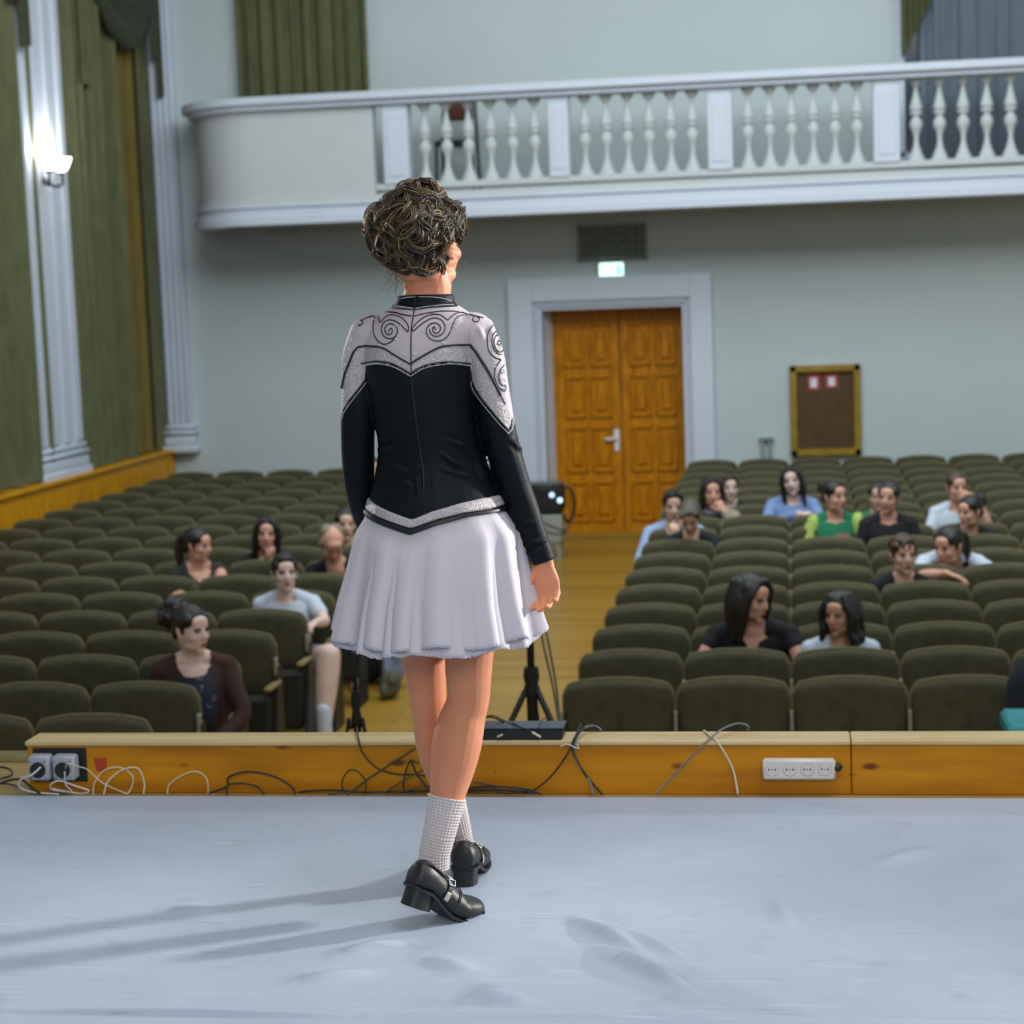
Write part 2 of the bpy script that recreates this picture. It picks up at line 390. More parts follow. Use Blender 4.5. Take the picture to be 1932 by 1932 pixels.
# -------- balcony
YF = 19.8
def zB(y, x=1060, Y=YF): return P(x, y, Y=Y)[2]
zr1 = zB(155.7); zr0 = zB(181); zp0 = zB(326+3); zp_top = zB(186); zc1 = zB(359); zc0 = zB(401.7); zs = zc0+.0
XBr = 7.6
t = thing('balcony', 'white balcony with turned balusters along the back wall above the door', 'balcony', (0, 20.4, zc0))
xe = P(393, 300, Y=20.9)[0]; xp = P(706, 300, Y=YF)[0]
def outline(off):
    """plan of the front edge, rounded at the left end back to the wall"""
    r = .85; pts = []
    for k in range(13):
        a = PI-PI/2*k/12; pts.append((xe+r+(r+off)*math.cos(a), YF+r-(r+off)*math.sin(a)))
    return [(xe-off, YB)]+pts
def band(mb, off, z0, z1, xr, inner):
    A = outline(off)+[(xr, YF-off)]; B = outline(-inner)+[(xr, YF+inner)]
    n = len(A); vs = [(p[0], p[1], z) for z in (z0, z1) for p in A]+[(p[0], p[1], z) for z in (z0, z1) for p in B]; fs = []
    for i in range(n-1): fs += [(i, i+1, n+i+1, n+i), (2*n+i, 3*n+i, 3*n+i+1, 2*n+i+1), (n+i, n+i+1, 3*n+i+1, 3*n+i), (i, 2*n+i, 2*n+i+1, i+1)]
    fs += [(0, n, 3*n, 2*n), (n-1, 3*n-1, 4*n-1, 2*n-1)]
    return mb.add(vs, fs)
o = MB(); band(o, .155, zr1-.075, zr1, XBr, .22); band(o, .09, zr1-.13, zr1-.075, XBr, .2); band(o, .02, zr0, zr1-.13, XBr, .18)
o.build('handrail', m_white, t, auto=30)
o = MB(); band(o, 0, zc1, zr0, xp, .15); o.build('panel', m_plaster, t, auto=30)
o = MB(); band(o, .02, zc1-.02, zB(350), XBr, .24)
o.build('plinth', m_plaster, t, auto=30)
o = MB(); band(o, .07, zc0, zc0+.08, XBr, .2); band(o, .045, zc0+.08, zc0+.14, XBr, .2); band(o, .02, zc0+.14, zc1-.05, XBr, .2); band(o, .05, zc1-.05, zc1-.02, XBr, .2)
o.build('cornice', m_white, t, auto=30)
MB().box(xe+.6, XBr, YF+.05, YB, zc0+.02, zc0+.2).build('floor_slab', m_plaster, t)
o = MB(); o.box(xp, XBr, YF+.0, YF+.2, zB(345), zB(332), b=.01); o.build('base_rail', m_plaster, t)
piers = [(722, 770), (1035, 1073), (1335, 1382), (1648, 1698)]
pw = []
for a, b_ in piers: pw.append((P(a, 250, Y=YF)[0], P(b_, 250, Y=YF)[0]))
pw += [(pw[-1][0]+1.75*k, pw[-1][1]+1.75*k) for k in (1, 2)]
pb = zB(334)
for a, b_ in pw:
    o = MB().box(a, b_, YF-.02, YF+.2, pb, zr0, b=.008)
    o.box(a+.045, b_-.045, YF-.03, YF, pb+.08, zr0-.1, b=.006); o.build('pier', m_white, t, auto=30)
prof = [(0, 1.05), (.03, 1.05), (.06, .95), (.1, .72), (.16, .5), (.2, .38), (.27, .3), (.33, .4), (.38, .58), (.42, .8), (.46, .82), (.5, .7), (.53, .42), (.56, .45), (.57, .75), (.6, .78), (.615, .55), (.63, .8), (.67, .78), (.72, .62), (.8, .4), (.88, .26), (.91, .26), (.92, .55), (.95, .6), (.96, .85), (1, .85)]
H = zr0-pb; bme = MB().lathe([(r*.078, h*H) for h, r in prof], (0, 0, 0), 20).mesh('baluster'); bme.set_sharp_from_angle(angle=R(50)); bme.materials.append(m_plaster)
for i in range(len(pw)-1):
    a, b_ = pw[i][1], pw[i+1][0]
    for k in range(6):
        x = a+(b_-a)*((k+.68)/6.36) if i == 0 else a+(b_-a)*((k+.72)/6.44)
        put('baluster', bme, [], t, (x, YF+.1, pb))
L0(t)
for o in t.children:
    if o.name.startswith('baluster'): pass
# chair on the balcony behind the balusters
cx = P(861, 250, Y=20.35)[0]; cz = zc0+.2
t = thing('balcony_chair', 'black-framed chair with brown back seen through the balcony balusters', 'chair', (cx, 20.35, cz))
brown = mat('brown_upholstery', (82, 48, 30), .8)
zt_ = P(861, 196, Y=20.35)[2]-cz; zm = P(861, 272, Y=20.35)[2]-cz
for sx in (-1, 1):
    MB().sweep([(sx*.2, -.2, 0), (sx*.19, -.18, zm), ], .018, 8).build('leg', m_black, t, smooth=True)
    MB().sweep([(sx*.2, .24, 0), (sx*.19, .2, zm), (sx*.17, .26, zt_+.05)], .018, 8).build('leg', m_black, t, smooth=True)
MB().box(-.21, .21, -.21, .22, zm-.025, zm+.03, b=.02).build('seat', m_black, t)
MB().box(-.15, .15, .22, .26, zt_-.16, zt_+.1, b=.015).build('backrest', brown, t)

# -------- door, casing
dY = 21.42; zt = P(1170, 590, Y=dY)[2]
casing = MB()
xi0, xi1 = ol, orr; xo0, xo1 = P(968, 800, Y=YB)[0], P(1349, 800, Y=YB)[0]; zo = P(1160, 520, Y=YB)[2]
for k, (e0, e1, dpt) in enumerate(((0, .12, .05), (.12, .2, .085), (.2, .27, .06), (.27, 1, .1))):
    def q(e, side): return (xi0+(xo0-xi0)*e) if side < 0 else (xi1+(xo1-xi1)*e)
    def zz(e): return oz+(zo-oz)*e
    casing.box(q(e1, -1), q(e0, -1), YB-dpt, YB, FZ, zz(e1), b=.008)
    casing.box(q(e0, 1), q(e1, 1), YB-dpt, YB, FZ, zz(e1), b=.008)
    casing.box(q(e0, -1), q(e0, 1), YB-dpt, YB, zz(e0), zz(e1), b=.008)
casing.box(ol-.02, ol, YB, dY+.05, FZ, oz).box(orr, orr+.02, YB, dY+.05, FZ, oz)
struct(casing.build('trim_5', m_white, auto=30))
MB().prism([(ol-.02, YB), (dl-.03, dY-.02), (dl-.03, dY+.06), (ol-.02, dY+.06)], FZ, oz, 'z').build('trim_9', m_white)['kind'] = 'structure'
do = MB().box(dl-.03, dl, dY-.03, dY+.08, FZ, zt+.1).box(dr, orr, dY-.03, dY+.08, FZ, zt+.1).box(ol, orr, dY-.03, dY+.08, zt, oz+.02)
door = struct(do.build('door_1', m_door))
mid = (dl+dr)/2
rows_ = [(609, 691), (708, 787), (804, 890), (907, 983)]
for s_, (a, b_) in enumerate(((dl, mid-.006), (mid+.006, dr))):
    o = MB().box(a, b_, dY, dY+.05, FZ+.02, zt, b=.006); w_ = b_-a
    for y0, y1 in rows_:
        z1, z0 = P(1170, y0, Y=dY)[2], P(1170, y1, Y=dY)[2]
        fr = [(a+w_*.13, a+w_*.47), (a+w_*.53, a+w_*.87)]
        for p, q_ in fr:
            o.box(p, q_, dY-.032, dY+.01, z0, z0+.03, b=.01).box(p, q_, dY-.032, dY+.01, z1-.03, z1, b=.01)
            o.box(p, p+.03, dY-.032, dY+.01, z0, z1, b=.01).box(q_-.03, q_, dY-.032, dY+.01, z0, z1, b=.01)
            o.box(p+.06, q_-.06, dY-.03, dY+.01, z0+.07, z1-.07, b=.025)
    leaf = o.build('door_leaf', m_door, door, auto=30)
hz = P(1160, 830, Y=dY)[2]; hx = P(1164, 830, Y=dY)[0]
wh = mat('white_door_furniture', (225, 225, 228), .35, var=.02)
hd = MB().box(hx-.03, hx+.03, dY-.03, dY-.012, hz-.13, hz+.12, b=.01).sweep([(hx, dY-.04, hz+.02), (hx-.005, dY-.07, hz+.02), (hx-.12, dY-.07, hz+.015)], .016, 8).build('door_handle', wh, door, auto=40)
sbox('trim_6', m_floor, ol, orr, YB-.02, dY+.1, FZ, FZ+.03, b=.01)

# -------- things on the back wall
vx0, vx1 = P(1090, 457, Y=YB)[0], P(1220, 457, Y=YB)[0]; vz0, vz1 = P(1155, 492, Y=YB)[2], P(1155, 423, Y=YB)[2]
t = thing('vent_grille', 'dark patterned ventilation grille on the wall above the double door', 'vent', ((vx0+vx1)/2, YB, vz0))
gm = mat('grille_metal', (132, 140, 134), .7, var=.1); gd = mat('dark_duct', (62, 68, 62), .9)
MB().box(vx0, vx1, YB-.012, YB-.004, vz0, vz1).build('duct_back', gd, t)
o = MB().box(vx0, vx1, YB-.04, YB, vz0, vz0+.025).box(vx0, vx1, YB-.04, YB, vz1-.025, vz1).box(vx0, vx0+.025, YB-.04, YB, vz0, vz1).box(vx1-.025, vx1, YB-.04, YB, vz0, vz1)
o.build('frame', gm, t)
o = MB(); nx, nz = 7, 4; wx = (vx1-vx0)/nx; wz = (vz1-vz0)/nz
for i in range(nx):
    for j in range(nz):
        c = np.array([vx0+(i+.5)*wx, YB-.03, vz0+(j+.5)*wz])
        o.sweep([c+np.array([wx*.36*math.cos(a), 0, wz*.36*math.sin(a)]) for a in np.linspace(0, 2*PI, 13)], .012, 6, ref=(0, 1, 0), caps=False)
        o.sweep([c-(wx*.5, 0, wz*.5), c+(wx*.5, 0, wz*.5)], .009, 5, caps=False).sweep([c-(wx*.5, 0, -wz*.5), c+(wx*.5, 0, -wz*.5)], .009, 5, caps=False)
o.build('lattice', gm, t, smooth=True); L0(t)
ex0, ex1 = P(1131, 509, Y=YB-.08)[0], P(1176, 509, Y=YB-.08)[0]; ez0, ez1 = P(1153, 523, Y=YB-.08)[2], P(1153, 496, Y=YB-.08)[2]
t = thing('exit_light', 'small glowing white-green exit light above the door casing', 'exit light', ((ex0+ex1)/2, YB, ez0))
MB().box(ex0-.015, ex1+.015, YB-.07, YB, ez0-.012, ez1+.012, b=.01).build('housing', m_white, t)
em = mat('exit_light_glow', (205, 255, 232), emit=1.8, var=.02)
MB().box(ex0, ex1, YB-.09, YB-.07, ez0, ez1, b=.008).build('glowing_panel', em, t)
eg = mat('exit_light_green', (70, 190, 150), emit=1.3, var=.02)
xg = ex0+(ex1-ex0)*.72
MB().box(xg, xg+.03, YB-.096, YB-.088, ez0+.03, ez1-.03).box(xg+.04, xg+.055, YB-.096, YB-.088, ez0+.03, ez1-.05).build('pictogram', eg, t); L0(t)
bx0, bx1 = P(1491, 770, Y=YB)[0], P(1624, 770, Y=YB)[0]; bz0, bz1 = P(1560, 859, Y=YB)[2], P(1560, 688, Y=YB)[2]
t = thing('notice_board', 'wooden framed notice board with two small papers on the back wall', 'notice board', ((bx0+bx1)/2, YB, bz0))
mf = mat('yellow_frame_wood', (150, 118, 18), .35, vscale=8, var=.2, spec=.7); mbk = mat('brown_board', (88, 62, 18), .5, col2=(66, 44, 12), vscale=5, stretch=(8, 8, 1))
MB().box(bx0+.02, bx1-.02, YB-.03, YB, bz0+.02, bz1-.02).build('board', mbk, t)
e = .075
MB().box(bx0, bx1, YB-.09, YB, bz0, bz0+e, b=.01).box(bx0, bx1, YB-.09, YB, bz1-e, bz1, b=.01).box(bx0, bx0+e, YB-.09, YB, bz0, bz1, b=.01).box(bx1-e, bx1, YB-.09, YB, bz0, bz1, b=.01).build('frame', mf, t, auto=30)
pr_ = mat('red_paper', (150, 60, 52), .7); pw_ = mat('white_print', (225, 214, 222), .7)
for (a, b_, c, d_) in ((1522, 1548, 703, 736), (1556, 1582, 703, 732)):
    q0, q1 = P(a, c, Y=YB-.03), P(b_, d_, Y=YB-.03)
    pp = MB().box(q0[0], q1[0], YB-.036, YB-.03, q1[2], q0[2]).build('paper', pr_, t)
    w_ = q1[0]-q0[0]; h_ = q0[2]-q1[2]
    MB().box(q0[0]+w_*.25, q1[0]-w_*.25, YB-.039, YB-.036, q1[2]+h_*.15, q0[2]-h_*.3).build('print', pw_, pp)
    MB()
L0(t)
px0 = P(1446, 840, Y=YB)
t = thing('wall_pipe', 'pair of short grey pipes low on the back wall left of the notice board', 'pipe', (px0[0], YB-.05, FZ))
for k in (-1, 1): MB().sweep([(k*.04, 0, 0), (k*.04, 0, P(1446, 826, Y=YB)[2]-FZ)], .02, 10).build('pipe', mat('grey_pipe', (140, 148, 146), .6), t, smooth=True)
for zc_ in (.35, .75, 1.05): MB().box(-.08, .08, -.03, .05, zc_, zc_+.03, b=.006).build('clamp', mat('grey_pipe', (140, 148, 146), .6), t)

# -------- wall sconce on the pilaster
sx = -7.02; sc = P(98, 318, X=-6.95)
t = thing('wall_sconce', 'lit white wall sconce with dark metal arms on the left pilaster', 'wall lamp', (sx, sc[1], sc[2]-.1))
sg = mat('lit_opal_glass', (255, 252, 245), emit=5, var=.01)
MB().sweep([(-.06, 0, -.04), (-.06, 0, .16)], .035, 12).build('backplate', m_blackm, t, smooth=True)
for dyy, dxx in ((-.16, .1), (.16, .1)):
    MB().sweep([(-.03, 0, .02), (.04, dyy*.5, -.06), (dxx, dyy, -.04), (dxx, dyy, .06)], .014, 8, smooth=5).build('arm', m_blackm, t, smooth=True)
    MB().lathe([(.0, .05), (.03, .05), (.035, .07), (.02, .075)], (dxx, dyy, 0), 16).build('socket', m_blackm, t, smooth=True)
    MB().lathe([(.02, .07), (.06, .1), (.085, .15), (.105, .21), (.098, .21), (.078, .155), (.05, .11), (.01, .085)], (dxx, dyy, 0), 24).build('shade', sg, t, smooth=True)
    l = bpy.data.lights.new('sconce_bulb', 'POINT'); l.energy = 6; l.color = (.93, .96, 1); l.shadow_soft_size = .05
    lo = bpy.data.objects.new('bulb_light', l); COL.objects.link(lo); lo.location = (sx+dxx, sc[1]+dyy, sc[2]+.14)
# ------------------------------------------------------------------ seats
m_seat = mat('olive_velour', (70, 68, 47), .95, var=.18, vscale=16, sheen=.5, bump=.15, bscale=180)
m_edge = mat('lit_velour_edge', (112, 106, 76), .95, var=.12, vscale=30, sheen=.5)  # lighter olive: sheen of the lit pile put into the colour
m_dark = mat('dark_seat_shell', (28, 29, 24), .7, var=.1)
m_arm = mat('varnished_armrest', (128, 116, 66), .45, var=.12, vscale=10, stretch=(4, 1, 4))
m_side = mat('dark_side_stand', (24, 26, 25), .5); m_cream = mat('cream_bracket', (150, 144, 122), .6)
ZT = -.462
def seat_meshes(s):
    hw = s/2-.008; ht = .375
    def top(u):
        a = abs(u); return -.036*a**2.3-(.05*((a-.86)/.14)**2 if a > .86 else 0)
    def bot(u):
        a = abs(u); return -ht+(.045*((a-.88)/.12)**2 if a > .88 else 0)
    def fr(u, v):
        U = 2*u-1; U = math.copysign(1-(1-abs(U))**1.5, U) if abs(U) < 1 else U; V = v
        x = U*hw; z = bot(U)+(top(U)-bot(U))*V
        e = (1-abs(U)**9)*(1-abs(2*V-1)**9)
        y = -.045*e**.5
        y += .013*math.exp(-(x/.007)**2)*min(1, max(0, (.72-V)*6))+.010*(math.exp(-((x-.16)/.008)**2)+math.exp(-((x+.16)/.008)**2))*min(1, max(0, (.3-V)*8))
        y -= .012*(math.sin(3*x/hw)**2)*e*.3
        return (x, y, z)
    def bk(u, v):
        U = 2*u-1; x = U*hw*.985; z = bot(U)+.004+(top(U)-bot(U)-.008)*v; return (x, .035-.02*(abs(U)**8), z)
    b = MB().grid(fr, 41, 24); nb = len(b.v); b.grid(bk, 41, 24)
    # rim joining both sheets
    idx = [i for i in range(41)]+[40+41*j for j in range(1, 24)]+[41*23+i for i in range(39, -1, -1)]+[41*j for j in range(22, 0, -1)]
    fs = [(idx[i], idx[(i+1) % len(idx)], nb+idx[(i+1) % len(idx)], nb+idx[i]) for i in range(len(idx))]
    b.f += fs; b.mi += [0]*len(fs)
    back = b.mesh('backrest'); back.set_sharp_from_angle(angle=R(60))
    pth = [np.array(fr(0, v)) for v in np.linspace(.1, 1, 9)]+[np.array(fr(u, 1)) for u in np.linspace(0, 1, 33)][1:]+[np.array(fr(1, v)) for v in np.linspace(1, .1, 9)][1:]
    pth = [p+(0, .004, .001) for p in pth]
    edge = MB().sweep(pth, .0085, 7, ref=(0, 1, 0)).mesh('lit_rim')  # added rim tube that carries the painted sheen of the edges
    c = MB().box(-hw+.01, hw-.01, -.13, -.03, -.72, -ht+.02, b=.03); cush = c.mesh('seat_cushion'); cush.set_sharp_from_angle(angle=R(35))
    x0 = hw+.008
    a = MB().box(x0-.022, x0+.022, -.25, .0, -.31, -.28, b=.01); arm = a.mesh('armrest'); arm.set_sharp_from_angle(angle=R(35))
    st = MB().prism([(-.22, -.888+.0), (.06, -.888), (.03, -.2), (-.05, -.2), (-.1, -.5)], x0-.012, x0+.012, 'x'); st = st.mesh('side_stand', False)
    br = MB().box(x0-.009, x0+.009, -.06, -.02, -.25, -.15, b=.004); br = br.mesh('bracket', False)
    for me, m_ in ((back, m_seat), (edge, m_edge), (cush, m_dark), (arm, m_arm), (st, m_side), (br, m_cream)): me.materials.append(m_)
    return [('backrest', back), ('lit_rim', edge), ('seat_cushion', cush), ('armrest', arm), ('side_stand', st), ('bracket', br)], x0
ORD = 'first second third fourth fifth sixth seventh eighth ninth tenth eleventh twelfth thirteenth fourteenth fifteenth sixteenth seventeenth eighteenth'.split()
def seat_row(bank, s, Xs, Y, row, cols, parts, x0, sign):
    for k in cols:
        X = Xs+sign*s*(k+.5)
        place = {'right': 'olive velour seat, block right of the aisle, %s row from stage, %s from the aisle', 'left': 'olive velour seat, block left of the aisle, %s row from stage, %s from the aisle'}[bank] % (ORD[row], ORD[k])
        t = bpy.data.objects.new('theatre_seat', None); COL.objects.link(t); t.location = (X, Y, FZ); t.empty_display_size = .1
        tag(t, place, 'seat', 'theatre seats %s of the aisle' % bank)
        for n_, me in parts:
            o = bpy.data.objects.new(n_, me); COL.objects.link(o); o.parent = t; o.location = (0, 0, ZT-FZ)
        if (sign > 0 and k == 0):
            for n_, me in parts[3:]:
                o = bpy.data.objects.new(n_, me); COL.objects.link(o); o.parent = t; o.location = (-2*x0, 0, ZT-FZ)
sr, Yr, Xr = .5501, 9.0154, -1.1219
pr_r, x0 = seat_meshes(sr)
for r in range(17):
    Y = Yr+.72*r; n = min(9, int((P(1932, 900, Y=Y)[0]-Xr)/sr)+1)
    seat_row('right', sr, Xr, Y, r, range(n), pr_r, x0, 1)
sl, Yl, Xl = .5729, 8.2642, -2.9261
pr_l, x0 = seat_meshes(sl)
for r in range(18):
    Y = Yl+.72*r; n = min(7, int((Xl-P(0, 900, Y=Y)[0])/sl)+1)
    seat_row('left', sl, Xl, Y, r, range(n), pr_l, x0, -1)

# ------------------------------------------------------------------ stage
m_stage = mat('stage_pine', (176, 150, 92), .45, vscale=3, stretch=(1, 9, 1), col2=(150, 124, 70), detail=4)
m_beam = mat('varnished_beam', (208, 140, 10), .4, spec=.25, vscale=2.2, stretch=(1, 6, 9), col2=(170, 106, 5), detail=5, bump=.03, bscale=20)
m_beamtop = mat('bare_beam_top', (214, 192, 144), .6, vscale=3, stretch=(.6, 9, 9), col2=(190, 162, 108), detail=4)
def knots(M, col):
    nt = M.node_tree; N = nt.nodes; L = nt.links; b = N['Principled BSDF']; tc = N.new('ShaderNodeTexCoord')
    mp = N.new('ShaderNodeMapping'); mp.inputs['Scale'].default_value = (3.2, 1, 7); L.new(tc.outputs['Object'], mp.inputs[0])
    vo = N.new('ShaderNodeTexVoronoi'); vo.inputs['Scale'].default_value = 1.2; L.new(mp.outputs[0], vo.inputs['Vector'])
    cr = N.new('ShaderNodeValToRGB'); cr.color_ramp.elements[0].position = .05; cr.color_ramp.elements[1].position = .11
    cr.color_ramp.elements[0].color = (1, 1, 1, 1); cr.color_ramp.elements[1].color = (0, 0, 0, 1); L.new(vo.outputs['Distance'], cr.inputs[0])
    mx = N.new('ShaderNodeMixRGB'); L.new(cr.outputs[0], mx.inputs[0]); mx.inputs[2].default_value = lin(col)
    old = b.inputs['Base Color'].links[0].from_socket; L.new(old, mx.inputs[1]); L.new(mx.outputs[0], b.inputs['Base Color'])
knots(m_beam, (110, 58, 10))
struct(MB().box(-6.5, 6.5, -2.5, 5.62, -.06, -.004).build('floor', m_stage))
struct(MB().box(-6.5, 6.5, 5.5, 5.56, FZ, -.06).build('trim_7', m_dado))
struct(MB().box(-6.5, 6.5, 5.56, 5.66, -.06, .012, b=.01).build('trim_8', m_arm))
# dance mat with ridges
YM = 5.157
ridges = []
def ridge(a, b_, h, w): ridges.append((P(*a, z=0)[:2], P(*b_, z=0)[:2], h, w))
ridge((1085, 1735), (1215, 1800), .007, .035); ridge((1125, 1790), (1300, 1868), .010, .04); ridge((1150, 1755), (1290, 1805), .004, .03)
ridge((640, 1800), (760, 1778), .003, .04); ridge((800, 1810), (900, 1835), .003, .05); ridge((900, 1860), (1010, 1900), .003, .05)
ridge((560, 1850), (700, 1835), .0025, .04); ridge((880, 1880), (960, 1890), .003, .03); ridge((1470, 1700), (1500, 1760), .003, .05)
ridge((0, 1908), (700, 1918), .0025, .02); ridge((700, 1918), (1932, 1930), .0025, .02); ridge((1660, 1630), (1760, 1600), .002, .05); ridge((320, 1715), (400, 1722), .002, .05)
RL = [((float(a[0]), float(a[1])), (float(b_[0]), float(b_[1])), h_, w_*.62) for a, b_, h_, w_ in ridges]
def mz(x, y):
    h = .0012*noise.noise((x*2.2, y*2.2, 0))+.0006*noise.noise((x*9, y*9, 3))
    for (ax, ay), (bx, by), hh, w in RL:
        dx, dy_, qx, qy = bx-ax, by-ay, x-ax, y-ay; t = max(0, min(1, (qx*dx+qy*dy_)/(dx*dx+dy_*dy_))); dd = math.hypot(qx-dx*t, qy-dy_*t)
        if dd < 3*w: h += (3.0 if hh > .005 else 5.0)*hh*math.exp(-(dd/w)**2)*math.sin(PI*(.08+.84*t))
    return h
xs = np.concatenate([np.linspace(-5, -1.95, 12), np.linspace(-1.9, .85, 400), np.linspace(.9, 5, 12)]); yy = np.concatenate([np.linspace(-2.4, 3.4, 12), np.linspace(3.42, YM, 270)])
mm = MB(); vs = []; nx, ny = len(xs), len(yy)
for y in yy:
    for x in xs:
        vs.append((x, y, mz(x, y) if (-2 < x < 1 and y > 3.3) else 0.0))
fs = [(j*nx+i, j*nx+i+1, (j+1)*nx+i+1, (j+1)*nx+i) for j in range(ny-1) for i in range(nx-1)]
nv = len(vs); 
for i in range(nx): vs.append((xs[i], YM+.002, -.004))
fs += [((ny-1)*nx+i, (ny-1)*nx+i+1, nv+i+1, nv+i) for i in range(nx-1)]
mm.add(vs, fs)
m_mat = mat('grey_dance_vinyl', (184, 195, 210), .45, vscale=1.6, col2=(172, 184, 199), bump=.06, bscale=40, detail=5, spec=.35)
def scuffs(M):
    nt = M.node_tree; N = nt.nodes; L = nt.links; b = N['Principled BSDF']; tc = N.new('ShaderNodeTexCoord')
    last = b.inputs['Base Color'].links[0].from_socket
    for rot, sc_, col, lo, hi in ((.5, (3, 60, 1), (204, 214, 228), .62, .7), (1.9, (4, 70, 1), (136, 148, 162), .64, .72), (-.4, (2.4, 46, 1), (204, 214, 228), .64, .72), (1.2, (.5, .5, 1), (158, 170, 188), .45, .65), (.2, (5, 5, 1), (162, 172, 186), .6, .72), (0, (22, 22, 1), (90, 100, 110), .76, .8)):
        mp = N.new('ShaderNodeMapping'); mp.inputs['Scale'].default_value = sc_; mp.inputs['Rotation'].default_value[2] = rot; L.new(tc.outputs['Object'], mp.inputs[0])
        nz = N.new('ShaderNodeTexNoise'); nz.inputs['Scale'].default_value = 1.5; nz.inputs['Detail'].default_value = 3; L.new(mp.outputs[0], nz.inputs['Vector'])
        cr = N.new('ShaderNodeValToRGB'); cr.color_ramp.elements[0].position = lo; cr.color_ramp.elements[1].position = hi
        cr.color_ramp.elements[0].color = (0, 0, 0, 1); cr.color_ramp.elements[1].color = (.55, .55, .55, 1); L.new(nz.outputs['Fac'], cr.inputs[0])
        mx = N.new('ShaderNodeMixRGB'); L.new(cr.outputs[0], mx.inputs[0]); L.new(last, mx.inputs[1]); mx.inputs[2].default_value = lin(col); last = mx.outputs[0]
    L.new(last, b.inputs['Base Color'])
scuffs(m_mat)
o = mm.build('dance_mat', m_mat, smooth=True); tag(o, 'large pale grey vinyl dance mat with creases covering the stage', 'mat')

# -------- footlight beam along the stage edge
bY0, bY1 = 5.2, 5.3; bz = .151; bxl = P(50, 1397, Y=bY0)[0]; sm_ = P(1606, 1440, Y=bY0)[0]
t = thing('edge_beam', 'long varnished wooden beam along the front edge of the stage', 'wooden beam', (0, 5.25, -.004))
for a, b_ in ((bxl, sm_-.0012), (sm_+.0012, 5.5)):
    o = MB().box(a, b_, bY0, bY1, -.004, bz-.014, b=.003); q_ = o.build('beam_body', m_beam, t, auto=30)
    o = MB().box(a-(.004 if a == bxl else 0), b_, bY0-.006, bY1+.006, bz-.014, bz, b=.003); o.build('beam_top', m_beamtop, t, auto=30)
o = MB()
for x_, y_ in ((800, 1414), (935, 1457), (1603, 1461), (1612, 1461)):
    c = P(x_, y_, Y=bY0); o.lathe([(.0, 0), (.0022, 0), (.0022, .002), (0, .002)], (c[0], bY0-.0005, c[2]), 8, axis=1)
o.build('screw', m_black, t); L0(t)
# orange sticker
c = P(190, 1443, Y=bY0)
w_ = .021; o = MB().prism([(c[0]-w_, c[2]+w_), (c[0]+w_, c[2]+w_), (c[0]+w_*.8, c[2]-w_*.7), (c[0]+w_*.2, c[2]-w_*1.1), (c[0]-w_*.6, c[2]-w_*.8)], bY0-.001, bY0-.0002, 'y')
tag(o.build('tape_patch', mat('orange_tape', (178, 62, 12), .6)), 'small orange-red tape patch on the beam beside the double socket', 'tape')

def at(x, y, Y=bY0): return P(x, y, Y=Y)
# four-way socket strip
m_ivory = mat('ivory_plastic', (216, 210, 200), .4, var=.02)
a = at(1439, 1447); b_ = at(1576, 1447); zc_ = at(1507, 1448)[2]; hh = .0275*1.05
t = thing('socket_strip', 'ivory four-way socket strip fixed to the face of the beam, right side', 'power strip', (a[0], bY0, zc_-hh))
MB().box(a[0], b_[0], bY0-.028, bY0-.0, zc_-hh, zc_+hh, b=.006).build('housing', m_ivory, t, auto=40)
gr = mat('socket_ring_grey', (176, 172, 166), .5)  # slightly darker plastic tone for the socket rings
for k in range(4):
    c = at(1457+33*k, 1448-.3*k); c = np.array([c[0], bY0-.0285, c[2]])
    r_ = MB().lathe([(.0165, 0), (.0185, 0), (.0185, .003), (.0165, .003), (.0165, 0)], c, 28, axis=1, caps=False)
    so = r_.build('socket', gr, t, smooth=True)
    MB().lathe([(.0168, -.001), (.0168, .0012), (.0001, .0012)], c, 28, axis=1).build('socket_face', m_ivory, so)
    for dx in (-.0085, 0, .0085): MB().lathe([(0, .001), (.0026 if dx else .0017, .001), (.0026 if dx else .0017, .0)], (c[0]+dx, c[1]-.0012, c[2]+.001), 10, axis=1).build('pin_hole', m_black, so)
c = at(1582, 1445); MB().sweep([(b_[0]-.002, bY0-.014, c[2]), (b_[0]+.008, bY0-.014, c[2])], .011, 12).build('cable_gland', m_black, t, smooth=True); L0(t)
# double socket box on the left
m_gp = mat('grey_socket_plastic', (168, 174, 182), .5, var=.04)
q0 = at(68, 1419); q1 = at(152, 1467)
t = thing('double_socket', 'grey double surface socket on the left end of the beam', 'socket', (q0[0], bY0, q1[2]))
MB().box(at(64, 1440)[0], at(164, 1440)[0], bY0-.003, bY0-.0, at(100, 1474)[2], at(100, 1411)[2]).build('recess_plate', m_black, t)
for a_, b2 in ((62, 106), (107, 153)):
    p0, p1 = at(a_, 1420), at(b2, 1466)
    h_ = MB().box(p0[0]+.001, p1[0]-.001, bY0-.045, bY0-.003, p1[2], p0[2], b=.006).build('housing', m_gp, t, auto=40)
    c = [(p0[0]+p1[0])/2-.002, bY0-.046, (p0[2]+p1[2])/2-.004]
    MB().lathe([(.0, 0), (.019, 0), (.020, .004), (.022, .004), (.023, 0), (.023, -.004)], c, 24, axis=1).build('socket_ring', m_dark, h_, smooth=False)
    MB().lathe([(0, 0), (.0145, 0), (.0145, .01), (.010, .022), (.006, .03), (0, .03)], (c[0], c[1]-.002, c[2]), 20, axis=1).build('plug', m_gp, h_, auto=40)
    for dx in (-.022, .022):
        for dz_ in (-.024, .024): MB().lathe([(0, .001), (.002, .001), (.002, -.001)], (c[0]+dx, c[1]+.0008, c[2]+dz_), 8, axis=1).build('screw', m_blackm, h_)
L0(t)
